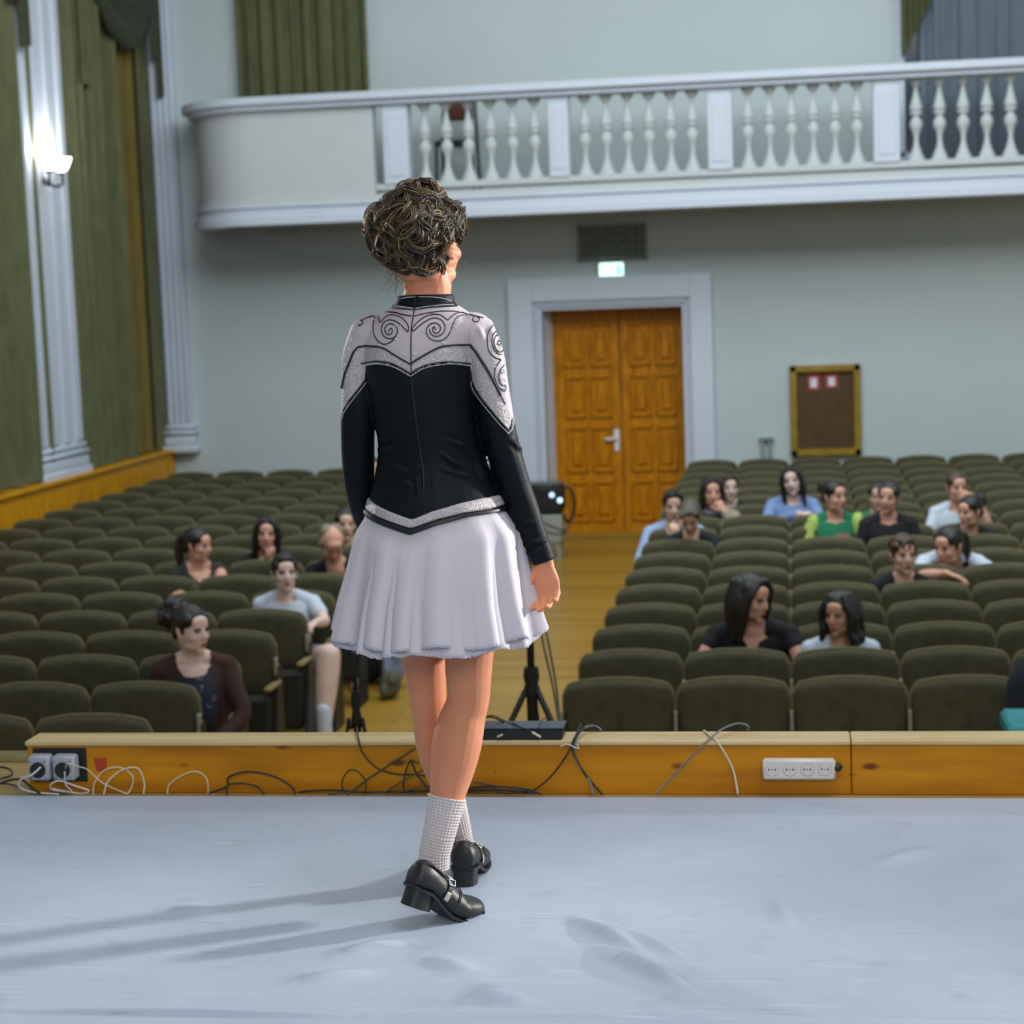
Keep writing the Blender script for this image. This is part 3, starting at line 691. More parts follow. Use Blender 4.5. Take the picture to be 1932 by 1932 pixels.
# black box on the beam with jack cables
p0 = at(800, 1392, bY0+.005); p1 = at(1061, 1392, bY0+.005)
zt_ = P(1040, 1372, Y=bY0+.008)[2]; bt = P(1040, 1357, z=zt_)[1]
t = thing('stage_box', 'flat black stage box lying on the beam behind the dancer', 'audio box', (p1[0]-.15, 5.25, bz))
bodyw = MB().box(p1[0]-.30, p1[0], bY0+.004, bY0+.085, bz, zt_-.004, b=.003); bodyw.build('housing', m_black, t, auto=30)
MB().box(p1[0]-.302, p1[0]+.004, bY0+.0, bY0+.09, zt_-.004, zt_, b=.0015).build('lid', mat('blue_grey_lid', (58, 68, 84), .35), t, auto=30); L0(t)
m_cab = mat('black_cable', (26, 27, 26), .5, var=.1); m_wcab = mat('cream_cable', (206, 200, 178), .5, var=.05); m_wh = mat('white_cable', (214, 216, 214), .45, var=.04); m_ocab = mat('dusty_olive_cable', (66, 62, 44), .55); m_gc = mat('grey_cable', (110, 120, 126), .4)
def cable(label, pts, r, m_, name='cable', cat='cable', n=8, ends=()):
    """pts: (x, y, Y)"""
    path = [P(x, y, Y=Y_) for x, y, Y_ in pts]; path = [np.array([p[0], p[1], max(p[2], r+.0005)]) if p[1] < 5.62 else p for p in path]
    t_ = MB().sweep(path, r, 8, smooth=n).build(name, m_, smooth=True); tag(t_, label, cat); 
    for (p, q, rr, mm_, nn) in ends: MB().sweep([P(*p[:2], Y=p[2]), P(*q[:2], Y=q[2])], rr, 8).build(nn, mm_, t_, smooth=True)
    return t_
F_ = 5.17
cable('thin black jack lead hanging over the stage box, left plug', [(905, 1356, 5.26), (930, 1350, 5.27), (960, 1364, 5.25), (976, 1370, 5.22), (960, 1380, 5.19), (945, 1388, 5.19)], .0016, m_cab, ends=[((948, 1386, 5.19), (939, 1390, 5.19), .0028, m_wcab, 'plug')])
cable('thin black jack lead hanging over the stage box, right plug', [(965, 1360, 5.26), (975, 1368, 5.22), (995, 1377, 5.19), (1006, 1383, 5.19)], .0016, m_cab, ends=[((1005, 1382, 5.19), (1019, 1390, 5.19), .0035, m_wcab, 'plug')])
cable('short bent wire standing up on top of the stage box', [(1016, 1374, 5.2), (1021, 1361, 5.23), (1028, 1355, 5.25), (1035, 1361, 5.26)], .0014, m_cab)
cable('thick black cable arching above the stage box beside the leg', [(880, 1362, 5.28), (905, 1354, 5.28), (928, 1353, 5.28), (950, 1362, 5.27)], .0028, m_cab)
tied = thing('cable_bundle', 'bundle of dark cables tied together hanging over the beam right of the box', 'cable', (P(1090, 1400, Y=5.19)[0], 5.19, 0))
for pts, r, m_ in (([(1134, 1377, 5.3), (1122, 1370, 5.3), (1105, 1372, 5.26), (1092, 1384, 5.21), (1086, 1402, 5.185), (1084, 1424, 5.185), (1096, 1450, 5.185), (1112, 1472, 5.185), (1118, 1497, 5.17)], .0033, m_gc),
                   ([(1096, 1367, 5.3), (1088, 1385, 5.21), (1080, 1405, 5.185), (1086, 1430, 5.185), (1100, 1455, 5.185), (1118, 1478, 5.185), (1136, 1498, 5.17)], .0033, m_cab),
                   ([(1130, 1375, 5.3), (1110, 1370, 5.28), (1094, 1380, 5.21), (1082, 1400, 5.185), (1066, 1430, 5.185), (1040, 1464, 5.18), (1012, 1488, 5.17), (990, 1497, 5.165)], .0026, m_cab)):
    MB().sweep([P(x, y, Y=Y_) for x, y, Y_ in pts], r, 8, smooth=6).build('cable', m_, tied, smooth=True)
MB().sweep([P(1058, 1408, Y=5.18), P(1070, 1404, Y=5.176), P(1084, 1410, Y=5.176), P(1092, 1412, Y=5.178), P(1088, 1404, Y=5.18)], .0016, 6, smooth=4).build('cable_tie', m_wh, tied, smooth=True); L0(tied)
cable('single dark cable arching over the beam top, left of the four-way strip', [(1410, 1380, 5.31), (1412, 1370, 5.3), (1392, 1365, 5.29), (1362, 1376, 5.22), (1330, 1402, 5.185), (1300, 1432, 5.185), (1268, 1466, 5.18), (1236, 1498, 5.165)], .0026, m_gc)
cable('cream cable coming down over the beam beside the dark arched cable', [(1328, 1378, 5.3), (1340, 1388, 5.23), (1352, 1398, 5.19), (1370, 1425, 5.19), (1384, 1455, 5.19), (1392, 1497, 5.17)], .0028, m_wcab)
cable('white plug cable of the left socket trailing onto the stage', [(76, 1448, 5.14), (60, 1462, 5.13), (40, 1470, 5.15), (36, 1484, 5.165), (60, 1494, 5.165), (110, 1500, 5.16)], .0028, m_wh)
cable('thin grey cable from the right plug drooping to the mat edge', [(124, 1450, 5.14), (128, 1440, 5.1), (150, 1447, 5.13), (165, 1452, 5.15), (195, 1478, 5.165), (240, 1498, 5.165)], .0018, m_wcab)
cable('white cable coiled in a flat loop on the floor by the double socket', [(122, 1456, 5.13), (124, 1480, 5.15), (135, 1494, 5.165), (100, 1490, 5.165), (96, 1480, 5.15), (112, 1473, 5.15), (140, 1482, 5.155), (168, 1492, 5.16), (150, 1497, 5.165), (100, 1488, 5.165)], .0022, m_wh)
cable('large pale cable loop standing against the beam, left of two', [(176, 1499, 5.16), (178, 1478, 5.165), (196, 1454, 5.175), (226, 1448, 5.18), (250, 1464, 5.18), (248, 1486, 5.175), (240, 1500, 5.165)], .0022, m_wcab)
cable('large pale cable loop standing against the beam, right of two', [(196, 1498, 5.155), (204, 1474, 5.165), (232, 1452, 5.175), (260, 1450, 5.185), (272, 1476, 5.185), (271, 1500, 5.17)], .0026, m_wcab)
cable('single small cream cable loop beside the knot on the beam', [(316, 1499, 5.17), (320, 1480, 5.175), (345, 1462, 5.18), (372, 1456, 5.185), (390, 1470, 5.185), (393, 1499, 5.175)], .0018, m_wcab)
cable('black cable loop against the beam, larger of the two on the left', [(395, 1496, 5.165), (428, 1484, 5.17), (432, 1466, 5.175), (470, 1456, 5.18), (520, 1466, 5.185), (552, 1486, 5.18), (556, 1500, 5.165)], .003, m_cab)
cable('black cable loop against the beam, smaller inner of the two', [(428, 1499, 5.16), (430, 1482, 5.165), (455, 1478, 5.165), (485, 1484, 5.17), (498, 1499, 5.16)], .0026, m_cab)
cable('long dark cable lying along the foot of the beam', [(565, 1494, 5.17), (620, 1491, 5.17), (700, 1494, 5.17), (820, 1492, 5.17), (930, 1490, 5.17), (1010, 1497, 5.165)], .003, m_cab)
cable('cable from the microphone stand curving down the beam front', [(673, 1372, 5.32), (676, 1392, 5.2), (684, 1420, 5.185), (710, 1448, 5.185), (745, 1460, 5.18), (790, 1462, 5.175), (830, 1470, 5.175)], .0026, m_cab)
cable('thick dark cable slanting left down from behind the leg', [(782, 1413, 5.185), (740, 1440, 5.18), (700, 1466, 5.17), (668, 1490, 5.165), (655, 1499, 5.16)], .0033, m_ocab)
cable('small dark cable ring standing by the thick slanting cable', [(650, 1497, 5.165), (645, 1475, 5.175), (658, 1454, 5.18), (676, 1456, 5.18), (690, 1476, 5.175), (688, 1498, 5.165)], .002, m_cab)
cable('dark cable rising to the left leg from the floor', [(725, 1496, 5.16), (760, 1474, 5.165), (795, 1454, 5.175), (812, 1446, 5.18)], .0026, m_ocab)
cable('knotted cable loop hanging behind the dancer leg, upper', [(790, 1440, 5.18), (774, 1436, 5.18), (764, 1462, 5.17), (762, 1490, 5.165), (780, 1497, 5.165)], .0026, m_cab)
cable('knotted cable loop hanging behind the dancer leg, lower', [(776, 1434, 5.18), (786, 1460, 5.175), (800, 1478, 5.17), (812, 1498, 5.165)], .003, m_cab)
cable('olive floor cable crossing in front of the beam left of the leg', [(620, 1499, 5.16), (680, 1493, 5.165), (740, 1496, 5.165), (800, 1484, 5.17), (830, 1480, 5.175)], .0024, m_ocab)
cable('olive floor cable crossing right of the leg, upper of three', [(870, 1472, 5.175), (920, 1480, 5.17), (960, 1486, 5.17), (1000, 1494, 5.165), (1016, 1498, 5.16)], .0024, m_ocab)
cable('dark floor cable right of the leg, middle of three', [(880, 1486, 5.17), (930, 1484, 5.17), (985, 1488, 5.17), (1020, 1498, 5.16)], .003, m_cab)
cable('dark floor cable right of the leg, lowest of three', [(885, 1494, 5.16), (925, 1492, 5.16), (960, 1497, 5.16), (1000, 1490, 5.165)], .003, m_cab)
cable('black cable on the bare floor at the far left', [(-20, 1445, 5.42), (15, 1450, 5.4), (22, 1462, 5.34), (0, 1470, 5.3), (-20, 1480, 5.25)], .0035, m_cab)
cable('black cable arching onto the mat edge left of the socket', [(-15, 1485, 5.2), (15, 1473, 5.18), (40, 1471, 5.17), (60, 1486, 5.165), (75, 1497, 5.16)], .0035, m_cab)
cable('second black cable running flat at the far left mat edge', [(-20, 1478, 5.2), (20, 1480, 5.18), (50, 1492, 5.17)], .003, m_ocab)

# -------- stands and case in the hall
def stand(x, yh, Y, ytop, label, spread, r=.017):
    h = P(x, yh, Y=Y); tp = P(x-4, ytop, Y=Y)[2]-FZ; hz_ = h[2]-FZ
    t = thing('tripod_stand', label, 'stand', (h[0], Y, FZ))
    MB().sweep([(0, 0, hz_-.35), (0, 0, hz_)], r*1.35, 14).build('outer_tube', m_blackm, t, smooth=True)
    MB().sweep([(0, 0, hz_-.05), (0, 0, tp)], r*.9, 14).build('inner_pole', m_blackm, t, smooth=True)
    MB().lathe([(0, -.05), (r*2, -.05), (r*2.2, -.03), (r*1.6, 0), (r*2, .03), (r*1.7, .07), (0, .07)], (0, 0, hz_), 16).build('collar', m_black, t, auto=40)
    MB().sweep([(-r, 0, hz_-.25), (-.055, -.02, hz_-.27), (-.06, -.02, hz_-.2)], .006, 8, smooth=4).build('cable_hook', m_black, t, smooth=True)
    for k in range(3):
        a = PI/2+k*2*PI/3; c, s_ = math.cos(a), math.sin(a)
        MB().sweep([(c*.03, s_*.03, hz_-.03), (c*spread, s_*spread, .02)], r*.75, 10).build('leg', m_blackm, t, smooth=True)
        MB().sweep([(c*spread*.45, s_*spread*.45, .3*hz_+.12), (0, 0, max(.1, hz_-.36))], r*.4, 8).build('brace', m_blackm, t, smooth=True)
    return t
stand(1003, 1290, 7.6, 1040, 'black tripod stand in the aisle, its legs spread behind the stage box', .66)
cable('pair strand of dark cable hanging beside the tripod stand, left one', [(1016, 1160, 7.4), (1026, 1220, 7.3), (1044, 1300, 7.2), (1058, 1390, 7.0)], .0045, m_ocab)
cable('pair strand of dark cable hanging beside the tripod stand, right one', [(1030, 1190, 7.4), (1036, 1220, 7.3), (1050, 1300, 7.2), (1058, 1392, 7.0)], .0045, m_ocab)
t = stand(672, 1340, 6.6, 1232, 'thin dark microphone stand left of the dancer, in front of the seats', .24, .009)
for k, (x_, y_) in enumerate(((662, 1368), (682, 1364), (674, 1356))):
    c = P(x_, y_, Y=6.6); MB().ell(np.array(c)-np.array(t.location), (.014, .014, .017), seg=12).build('knob', m_black, t, smooth=True)
# projector on a grey case by the door
gy = 19.5; p0 = P(1066, 968, Y=gy); gz = p0[2]
t = thing('equipment_case', 'grey covered stand beneath the black projector at the end of the aisle', 'case', (p0[0]-.22, gy, FZ))
mgc = mat('grey_case', (150, 152, 142), .8, var=.06)
MB().box(-.2, .2, -.15, .17, gz-FZ-.3, gz-FZ, b=.02).build('cover', mgc, t, auto=40)
for sx_ in (-.16, .16):
    for sy in (-.11, .13): MB().box(sx_-.015, sx_+.015, sy-.015, sy+.015, 0, gz-FZ-.28).build('leg', mgc, t)
gt = P(1066, 909, Y=gy)[2]
t = thing('projector', 'black projector with two small bluish lights standing at the end of the aisle', 'projector', (p0[0]-.22, gy, gz))
MB().box(-.22, .22, -.16, .16, .015, gt-gz-.02, b=.03).build('housing', m_black, t, auto=40)
MB().box(-.20, .20, -.15, .15, gt-gz-.025, gt-gz, b=.012).build('lid', mat('grey_lid', (86, 92, 94), .4), t, auto=40)
bl = mat('bluish_light', (190, 225, 255), emit=2.5)
for x_, y_ in ((1041, 934), (1056, 944)):
    c = P(x_, y_, Y=gy-.16)-np.array(t.location); MB().lathe([(0, .012), (.02, .01), (.026, 0)], (c[0], -.16, c[2]), 14, axis=1).build('light', bl, t, smooth=True)
for sx_ in (-.16, .16): MB().box(sx_-.02, sx_+.02, -.12, .12, 0, .02).build('foot', m_black, t)
cable('black cable loop hanging on the right of the projector', [(1064, 918, 16.4), (1076, 922, 16.4), (1084, 945, 16.4), (1080, 975, 16.4), (1070, 985, 16.4), (1063, 972, 16.3)], .014, m_cab)
cable('black cable drooping below the projector, upper of two', [(990, 975, 16.1), (1020, 985, 16.1), (1045, 995, 16.15), (1068, 1000, 16.25), (1080, 975, 16.3)], .008, m_cab)
cable('black cable drooping below the projector, lower of two', [(1010, 990, 16.1), (1030, 1002, 16.1), (1050, 1008, 16.15), (1070, 1005, 16.25)], .008, m_cab)
# jacket and teal folder on the front row, far right
jc = P(1925, 1310, Y=8.85)
t = MB(); t.sweep([P(1935, 1252, Y=8.9)+(0, 0, -.02), P(1934, 1290, Y=8.86), P(1936, 1340, Y=8.84), P(1937, 1400, Y=8.84), P(1937, 1440, Y=8.84)], [(.05, .07), (.085, .09), (.1, .1), (.1, .1), (.1, .1)], 18, ref=(1, 0, 0), smooth=4)
me = remesh(t, .012, 3); tag(put('jacket', me, mat('dark_navy_cloth', (18, 24, 32), .9, sheen=.3)), 'dark navy jacket slumped on the front row seat at the right edge of the photo', 'jacket')
c0_, c1_ = P(1900, 1381, Y=8.2), P(1945, 1364, Y=8.2)
z0 = c0_[2]-.05
tag(MB().box(c0_[0], c0_[0]+.34, 8.12, 8.5, z0, c1_[2], b=.02).build('folder', mat('teal_plastic', (38, 140, 146), .5), auto=40), 'teal box folder behind the beam at the right edge of the photo', 'folder')
tag(MB().sweep([(c0_[0]+.17, 8.3, FZ), (c0_[0]+.17, 8.3, z0)], .04, 10).build('pedestal', m_black, smooth=True), 'black pedestal under the teal box folder', 'pedestal')
# bags on the aisle floor left of the legs
def bag(x_, y_, Y_, w_, h_, m_, label, name='bag', hang=0):
    c = P(x_, y_, Y=Y_); c = np.array([c[0], Y_, FZ+h_/2+hang])
    b0 = MB().ell(c, (w_/2, .11, h_/2), seg=20).ell(c+(w_*.22, -.03, h_*.2), (w_*.3, .09, h_*.32), seg=14).ell(c+(-w_*.2, -.04, -h_*.15), (w_*.3, .09, h_*.33), seg=14)
    o = put(name, remesh(b0, .012, 3), m_); return tag(o, label, 'bag')
bag(696, 1300, 13.2, .26, .42, mat('black_bag_cloth', (24, 26, 28), .8), 'black bag standing on the aisle floor behind the microphone stand')
bag(744, 1262, 13.0, .16, .42, mat('pale_blue_cloth', (128, 140, 164), .8), 'pale blue bag on the aisle floor just left of the dancer legs')
bag(720, 1240, 13.6, .26, .6, mat('navy_bag_cloth', (26, 34, 48), .8), 'tall navy bag on the aisle floor behind the pale blue bag')
bag(738, 1318, 12.7, .14, .2, mat('grey_green_cloth', (84, 86, 68), .8), 'small grey-green bag on the aisle floor left of the dancer legs')
# ------------------------------------------------------------------ people
def skin(name, c): return mat(name, c, .55, var=.06, vscale=14, sub=.12, bump=.03, bscale=120)
m_skin = skin('skin_light', (214, 172, 150)); m_skinp = skin('skin_pale', (222, 192, 178)); m_skint = skin('skin_tan', (192, 146, 116)); m_skinr = skin('skin_rosy', (212, 160, 136))
m_lip = mat('lips', (150, 76, 70), .4); m_eyew = mat('eye_white', (215, 212, 208), .3); m_iris = mat('iris', (38, 28, 22), .2)
def hairmat(n, c, c2): return mat(n, c, .42, vscale=30, stretch=(3, 3, .5), col2=c2, bump=.5, bscale=50, detail=5, spec=.6)
h_dark = hairmat('dark_hair', (34, 28, 26), (16, 15, 16)); h_brown = hairmat('brown_hair', (84, 62, 40), (46, 34, 24)); h_ash = hairmat('ash_hair', (96, 92, 76), (52, 50, 42)); h_grey = hairmat('grey_hair', (150, 140, 122), (110, 96, 80))

def head_parts(mb, A, c, s=1.0, ears=True):
    """mb in world/local; A head rotation, c head centre; face looks to local -Y"""
    def E(p, r, B=None, seg=14): mb.ell(c+A @ (np.array(p)*s), tuple(np.array(r)*s), A if B is None else A @ B, seg)
    E((0, .018, .03), (.0755, .095, .088), seg=24); E((0, .03, -.02), (.066, .07, .07), seg=18); E((0, -.03, -.02), (.061, .06, .08), seg=20); E((0, -.03, -.062), (.05, .052, .046), seg=16)
    E((0, -.068, -.098), (.021, .017, .016)); E((0, -.074, .03), (.05, .014, .011)); E((0, -.06, .05), (.052, .03, .035))
    for sg in (-1, 1):
        E((sg*.037, -.056, -.022), (.024, .025, .022)); E((sg*.009, -.098, -.026), (.009, .01, .008))
        E((sg*.042, -.02, -.07), (.016, .035, .02))
        if ears:
            B = rotm(sg*18, 0, 0); E((sg*.077, .012, .0), (.007, .018, .030), B); E((sg*.080, .016, .012), (.008, .014, .018), B); E((sg*.076, .004, -.024), (.007, .009, .012), B)
    mb.sweep([c+A @ (np.array(p)*s) for p in ((0, -.084, .024), (0, -.093, .004), (0, -.103, -.016), (0, -.105, -.026))], [(r*s, r*s) for r in (.007, .0085, .0105, .010)], 10)
    E((0, -.088, -.053), (.02, .009, .0055)); E((0, -.086, -.064), (.017, .009, .007))
def face_bits(par, A, c, s, hairm, closed=False):
    for sg in (-1, 1):
        if not closed:
            p = c+A @ (np.array((sg*.031, -.0765, .004))*s)
            e = MB().ell(p, (.0125*s, .0075*s, .0075*s), A, 12).build('eye', m_eyew, par, smooth=True)
            MB().ell(p+A @ (np.array((0, -.0052, .0005))*s), (.0055*s, .0035*s, .006*s), A, 10).build('iris', m_iris, e, smooth=True)
        MB().sweep([c+A @ (np.array(q)*s) for q in ((sg*.014, -.0885, .018), (sg*.03, -.0885, .0235), (sg*.05, -.078, .017))], [(.0022*s, .004*s)]*3, 6, ref=A @ np.array((0, 1, 0)), smooth=3).build('eyebrow', hairm, par, smooth=True)
        MB().sweep([c+A @ (np.array(q)*s) for q in ((sg*.018, -.0835, .010), (sg*.031, -.0865, .0125), (sg*.046, -.078, .009))], [(.0018*s, .003*s)]*3, 6, ref=A @ np.array((0, 1, 0)), smooth=3).build('eyelash', m_iris, par, smooth=True)
    MB().ell(c+A @ (np.array((0, -.0925, -.0535))*s), (.019*s, .006*s, .0045*s), A, 12).ell(c+A @ (np.array((0, -.0905, -.063))*s), (.0165*s, .006*s, .0055*s), A, 12).build('lips', m_lip, par, smooth=True)

def hair_shape(style, A, c, s):
    mb = MB()
    def E(p, r, B=None, seg=16): mb.ell(c+A @ (np.array(p)*s), tuple(np.array(r)*s), A if B is None else A @ B, seg)
    def S(pts, rad, seg=10, sm=5): mb.sweep([c+A @ (np.array(p)*s) for p in pts], [tuple(np.array(r)*s) if not np.isscalar(r) else r*s for r in rad], seg, smooth=sm, ref=A @ np.array((1, 0, 0)))
    if style != 'bald':
        E((0, .026, .05), (.083, .096, .086), rotm(0, -12, 0), 26); E((0, .055, -.005), (.074, .066, .07))
        for sg in (-1, 1): E((sg*.052, -.012, .06), (.032, .052, .042)); E((sg*.068, .022, .018), (.016, .045, .04))
    if style in ('bun', 'curly_bun'):
        E((0, .115, .07), (.06, .058, .06))
        if style == 'curly_bun':
            rnd = random.Random(5); E((0, .125, .06), (.08, .078, .078))
            for _ in range(80):
                a, b_ = rnd.uniform(0, 2*PI), rnd.uniform(-.6, 1.5); d = np.array([math.cos(a)*math.cos(b_), math.sin(a)*math.cos(b_), math.sin(b_)])
                p = np.array((0, .128, .062))+d*(.082, .08, .08); E(p, (.017, .017, .013), rotm(rnd.uniform(0, 180), rnd.uniform(0, 90)), 8)
    if style == 'pony':
        E((0, .118, .055), (.026, .028, .026)); S([(0, .125, .055), (0, .165, .02), (0, .165, -.06), (0, .15, -.15), (0, .145, -.2)], [.018, .03, .034, .026, .01])
    if style in ('long', 'bob', 'side'):
        L_ = {'long': -.22, 'bob': -.13, 'side': -.17}[style]
        for sg in (-1, 1):
            S([(sg*.03, -.045, .105), (sg*.07, -.045, .06), (sg*.083, -.028, 0), (sg*.083, -.02, -.07), (sg*.078, -.012, L_)], [(.022, .03), (.02, .034), (.018, .04), (.022, .045), (.012, .02)])
            S([(sg*.055, .05, .08), (sg*.078, .04, 0), (sg*.078, .04, -.08), (sg*.06, .045, L_-.01)], [(.03, .04), (.028, .045), (.03, .048), (.016, .02)])
        S([(0, .1, .07), (0, .11, -.02), (0, .1, -.1), (0, .09, L_-.02)], [(.06, .035), (.075, .04), (.072, .04), (.04, .02)], 14)
    if style == 'wavy':
        rnd = random.Random(3)
        for sg in (-1, 1):
            for k in range(6):
                y0 = -.045+.024*k; w = .012*math.sin(k*2.1)
                S([(sg*.045, y0*.6, .11), (sg*(.078), y0, .05), (sg*(.09+w), y0, -.02), (sg*(.083-w), y0-.006, -.08), (sg*(.096+w), y0, -.14), (sg*.08, y0, -.185+.012*(k % 3))], [.018, .02, .021, .02, .019, .008])
        S([(0, .1, .07), (0, .115, -.02), (0, .105, -.1), (0, .1, -.18)], [(.06, .035), (.08, .04), (.08, .045), (.05, .02)], 14)
    if style in ('short', 'crop', 'curls'):
        E((0, -.03, .098), (.06, .052, .028)); 
        for sg in (-1, 1): E((sg*.07, .0, .03), (.014, .034, .034))
        if style == 'curls':
            rnd = random.Random(9)
            for _ in range(60):
                a, b_ = rnd.uniform(0, 2*PI), rnd.uniform(.15, 1.5); d = np.array([math.cos(a)*math.cos(b_), math.sin(a)*math.cos(b_), math.sin(b_)])
                E(np.array((0, .01, .045))+d*(.085, .1, .085), (.018, .015, .012), rotm(rnd.uniform(0, 180), rnd.uniform(0, 90)), 8)
        if style == 'short':
            rnd = random.Random(2)
            for _ in range(30):
                a = rnd.uniform(-1, 1); E((a*.06, rnd.uniform(-.075, .03), .112+rnd.uniform(-.004, .014)-.02*a*a), (.010, .026, .008), rotm(rnd.uniform(-30, 30)), 8)
    if style == 'bald':
        E((0, .06, .0), (.079, .064, .05)); 
        for sg in (-1, 1): E((sg*.074, .02, .005), (.012, .052, .045)); E((sg*.03, .05, .06), (.05, .06, .055))
    return remesh(mb, .0055*s, 2)

def hand(mb, w, d, n, s=1.0, curl=(20, 30, 20), spread=6, side=1, thumb=25, clamp=None):
    """palm from the wrist w along d, palm faces n; side=+1 puts the thumb on the d x n side"""
    d = nrm(d); n = nrm(n-d*(n @ d)); u = np.cross(d, n)*side
    mb.sweep([w-d*.02*s, w+d*.01*s, w+d*.045*s, w+d*.085*s], [(.0235*s, .018*s), (.026*s, .0165*s), (.037*s, .0145*s), (.038*s, .0115*s)], 14, ref=u)
    def rot(v, ax, a):
        a = R(a); return v*math.cos(a)+np.cross(ax, v)*math.sin(a)+ax*(ax @ v)*(1-math.cos(a))
    ax = np.cross(d, n)
    for k, (o_, L_, r) in enumerate(((.0285, .068, .0082), (.0098, .078, .0086), (-.0098, .073, .0083), (-.0275, .056, .0073))):
        p = w+d*(.078-.004*abs(k-1.3))*s+u*o_*s; f = rot(d, n, -side*spread*(1.4-k)*.6 if False else 0)+u*math.tan(R(spread))*(o_/.03); f = nrm(f)
        pts = [p]; cu = curl[:3]
        for j, (ff, cc) in enumerate(zip((.45, .32, .23), cu)):
            f = rot(f, ax, (cc+k*3)); pts.append(pts[-1]+f*L_*ff*s*1.0)
        mb.sweep(pts, [r*s*1.05, r*s*1.02, r*s*.95, r*s*.8], 9, ref=u, smooth=2)
    # thumb leaves the side of the palm near its base
    p = w+d*.022*s+u*.026*s+n*.004*s; f = nrm(d*math.cos(R(thumb+15))+u*math.sin(R(thumb+15))+n*.35); f2 = nrm(f*.8+d*.45+n*.1)
    mb.sweep([p-f*.01*s, p+f*.032*s, p+f*.032*s+f2*.028*s, p+f*.032*s+f2*.05*s], [.0125*s, .0112*s, .0098*s, .0078*s], 9, smooth=2)

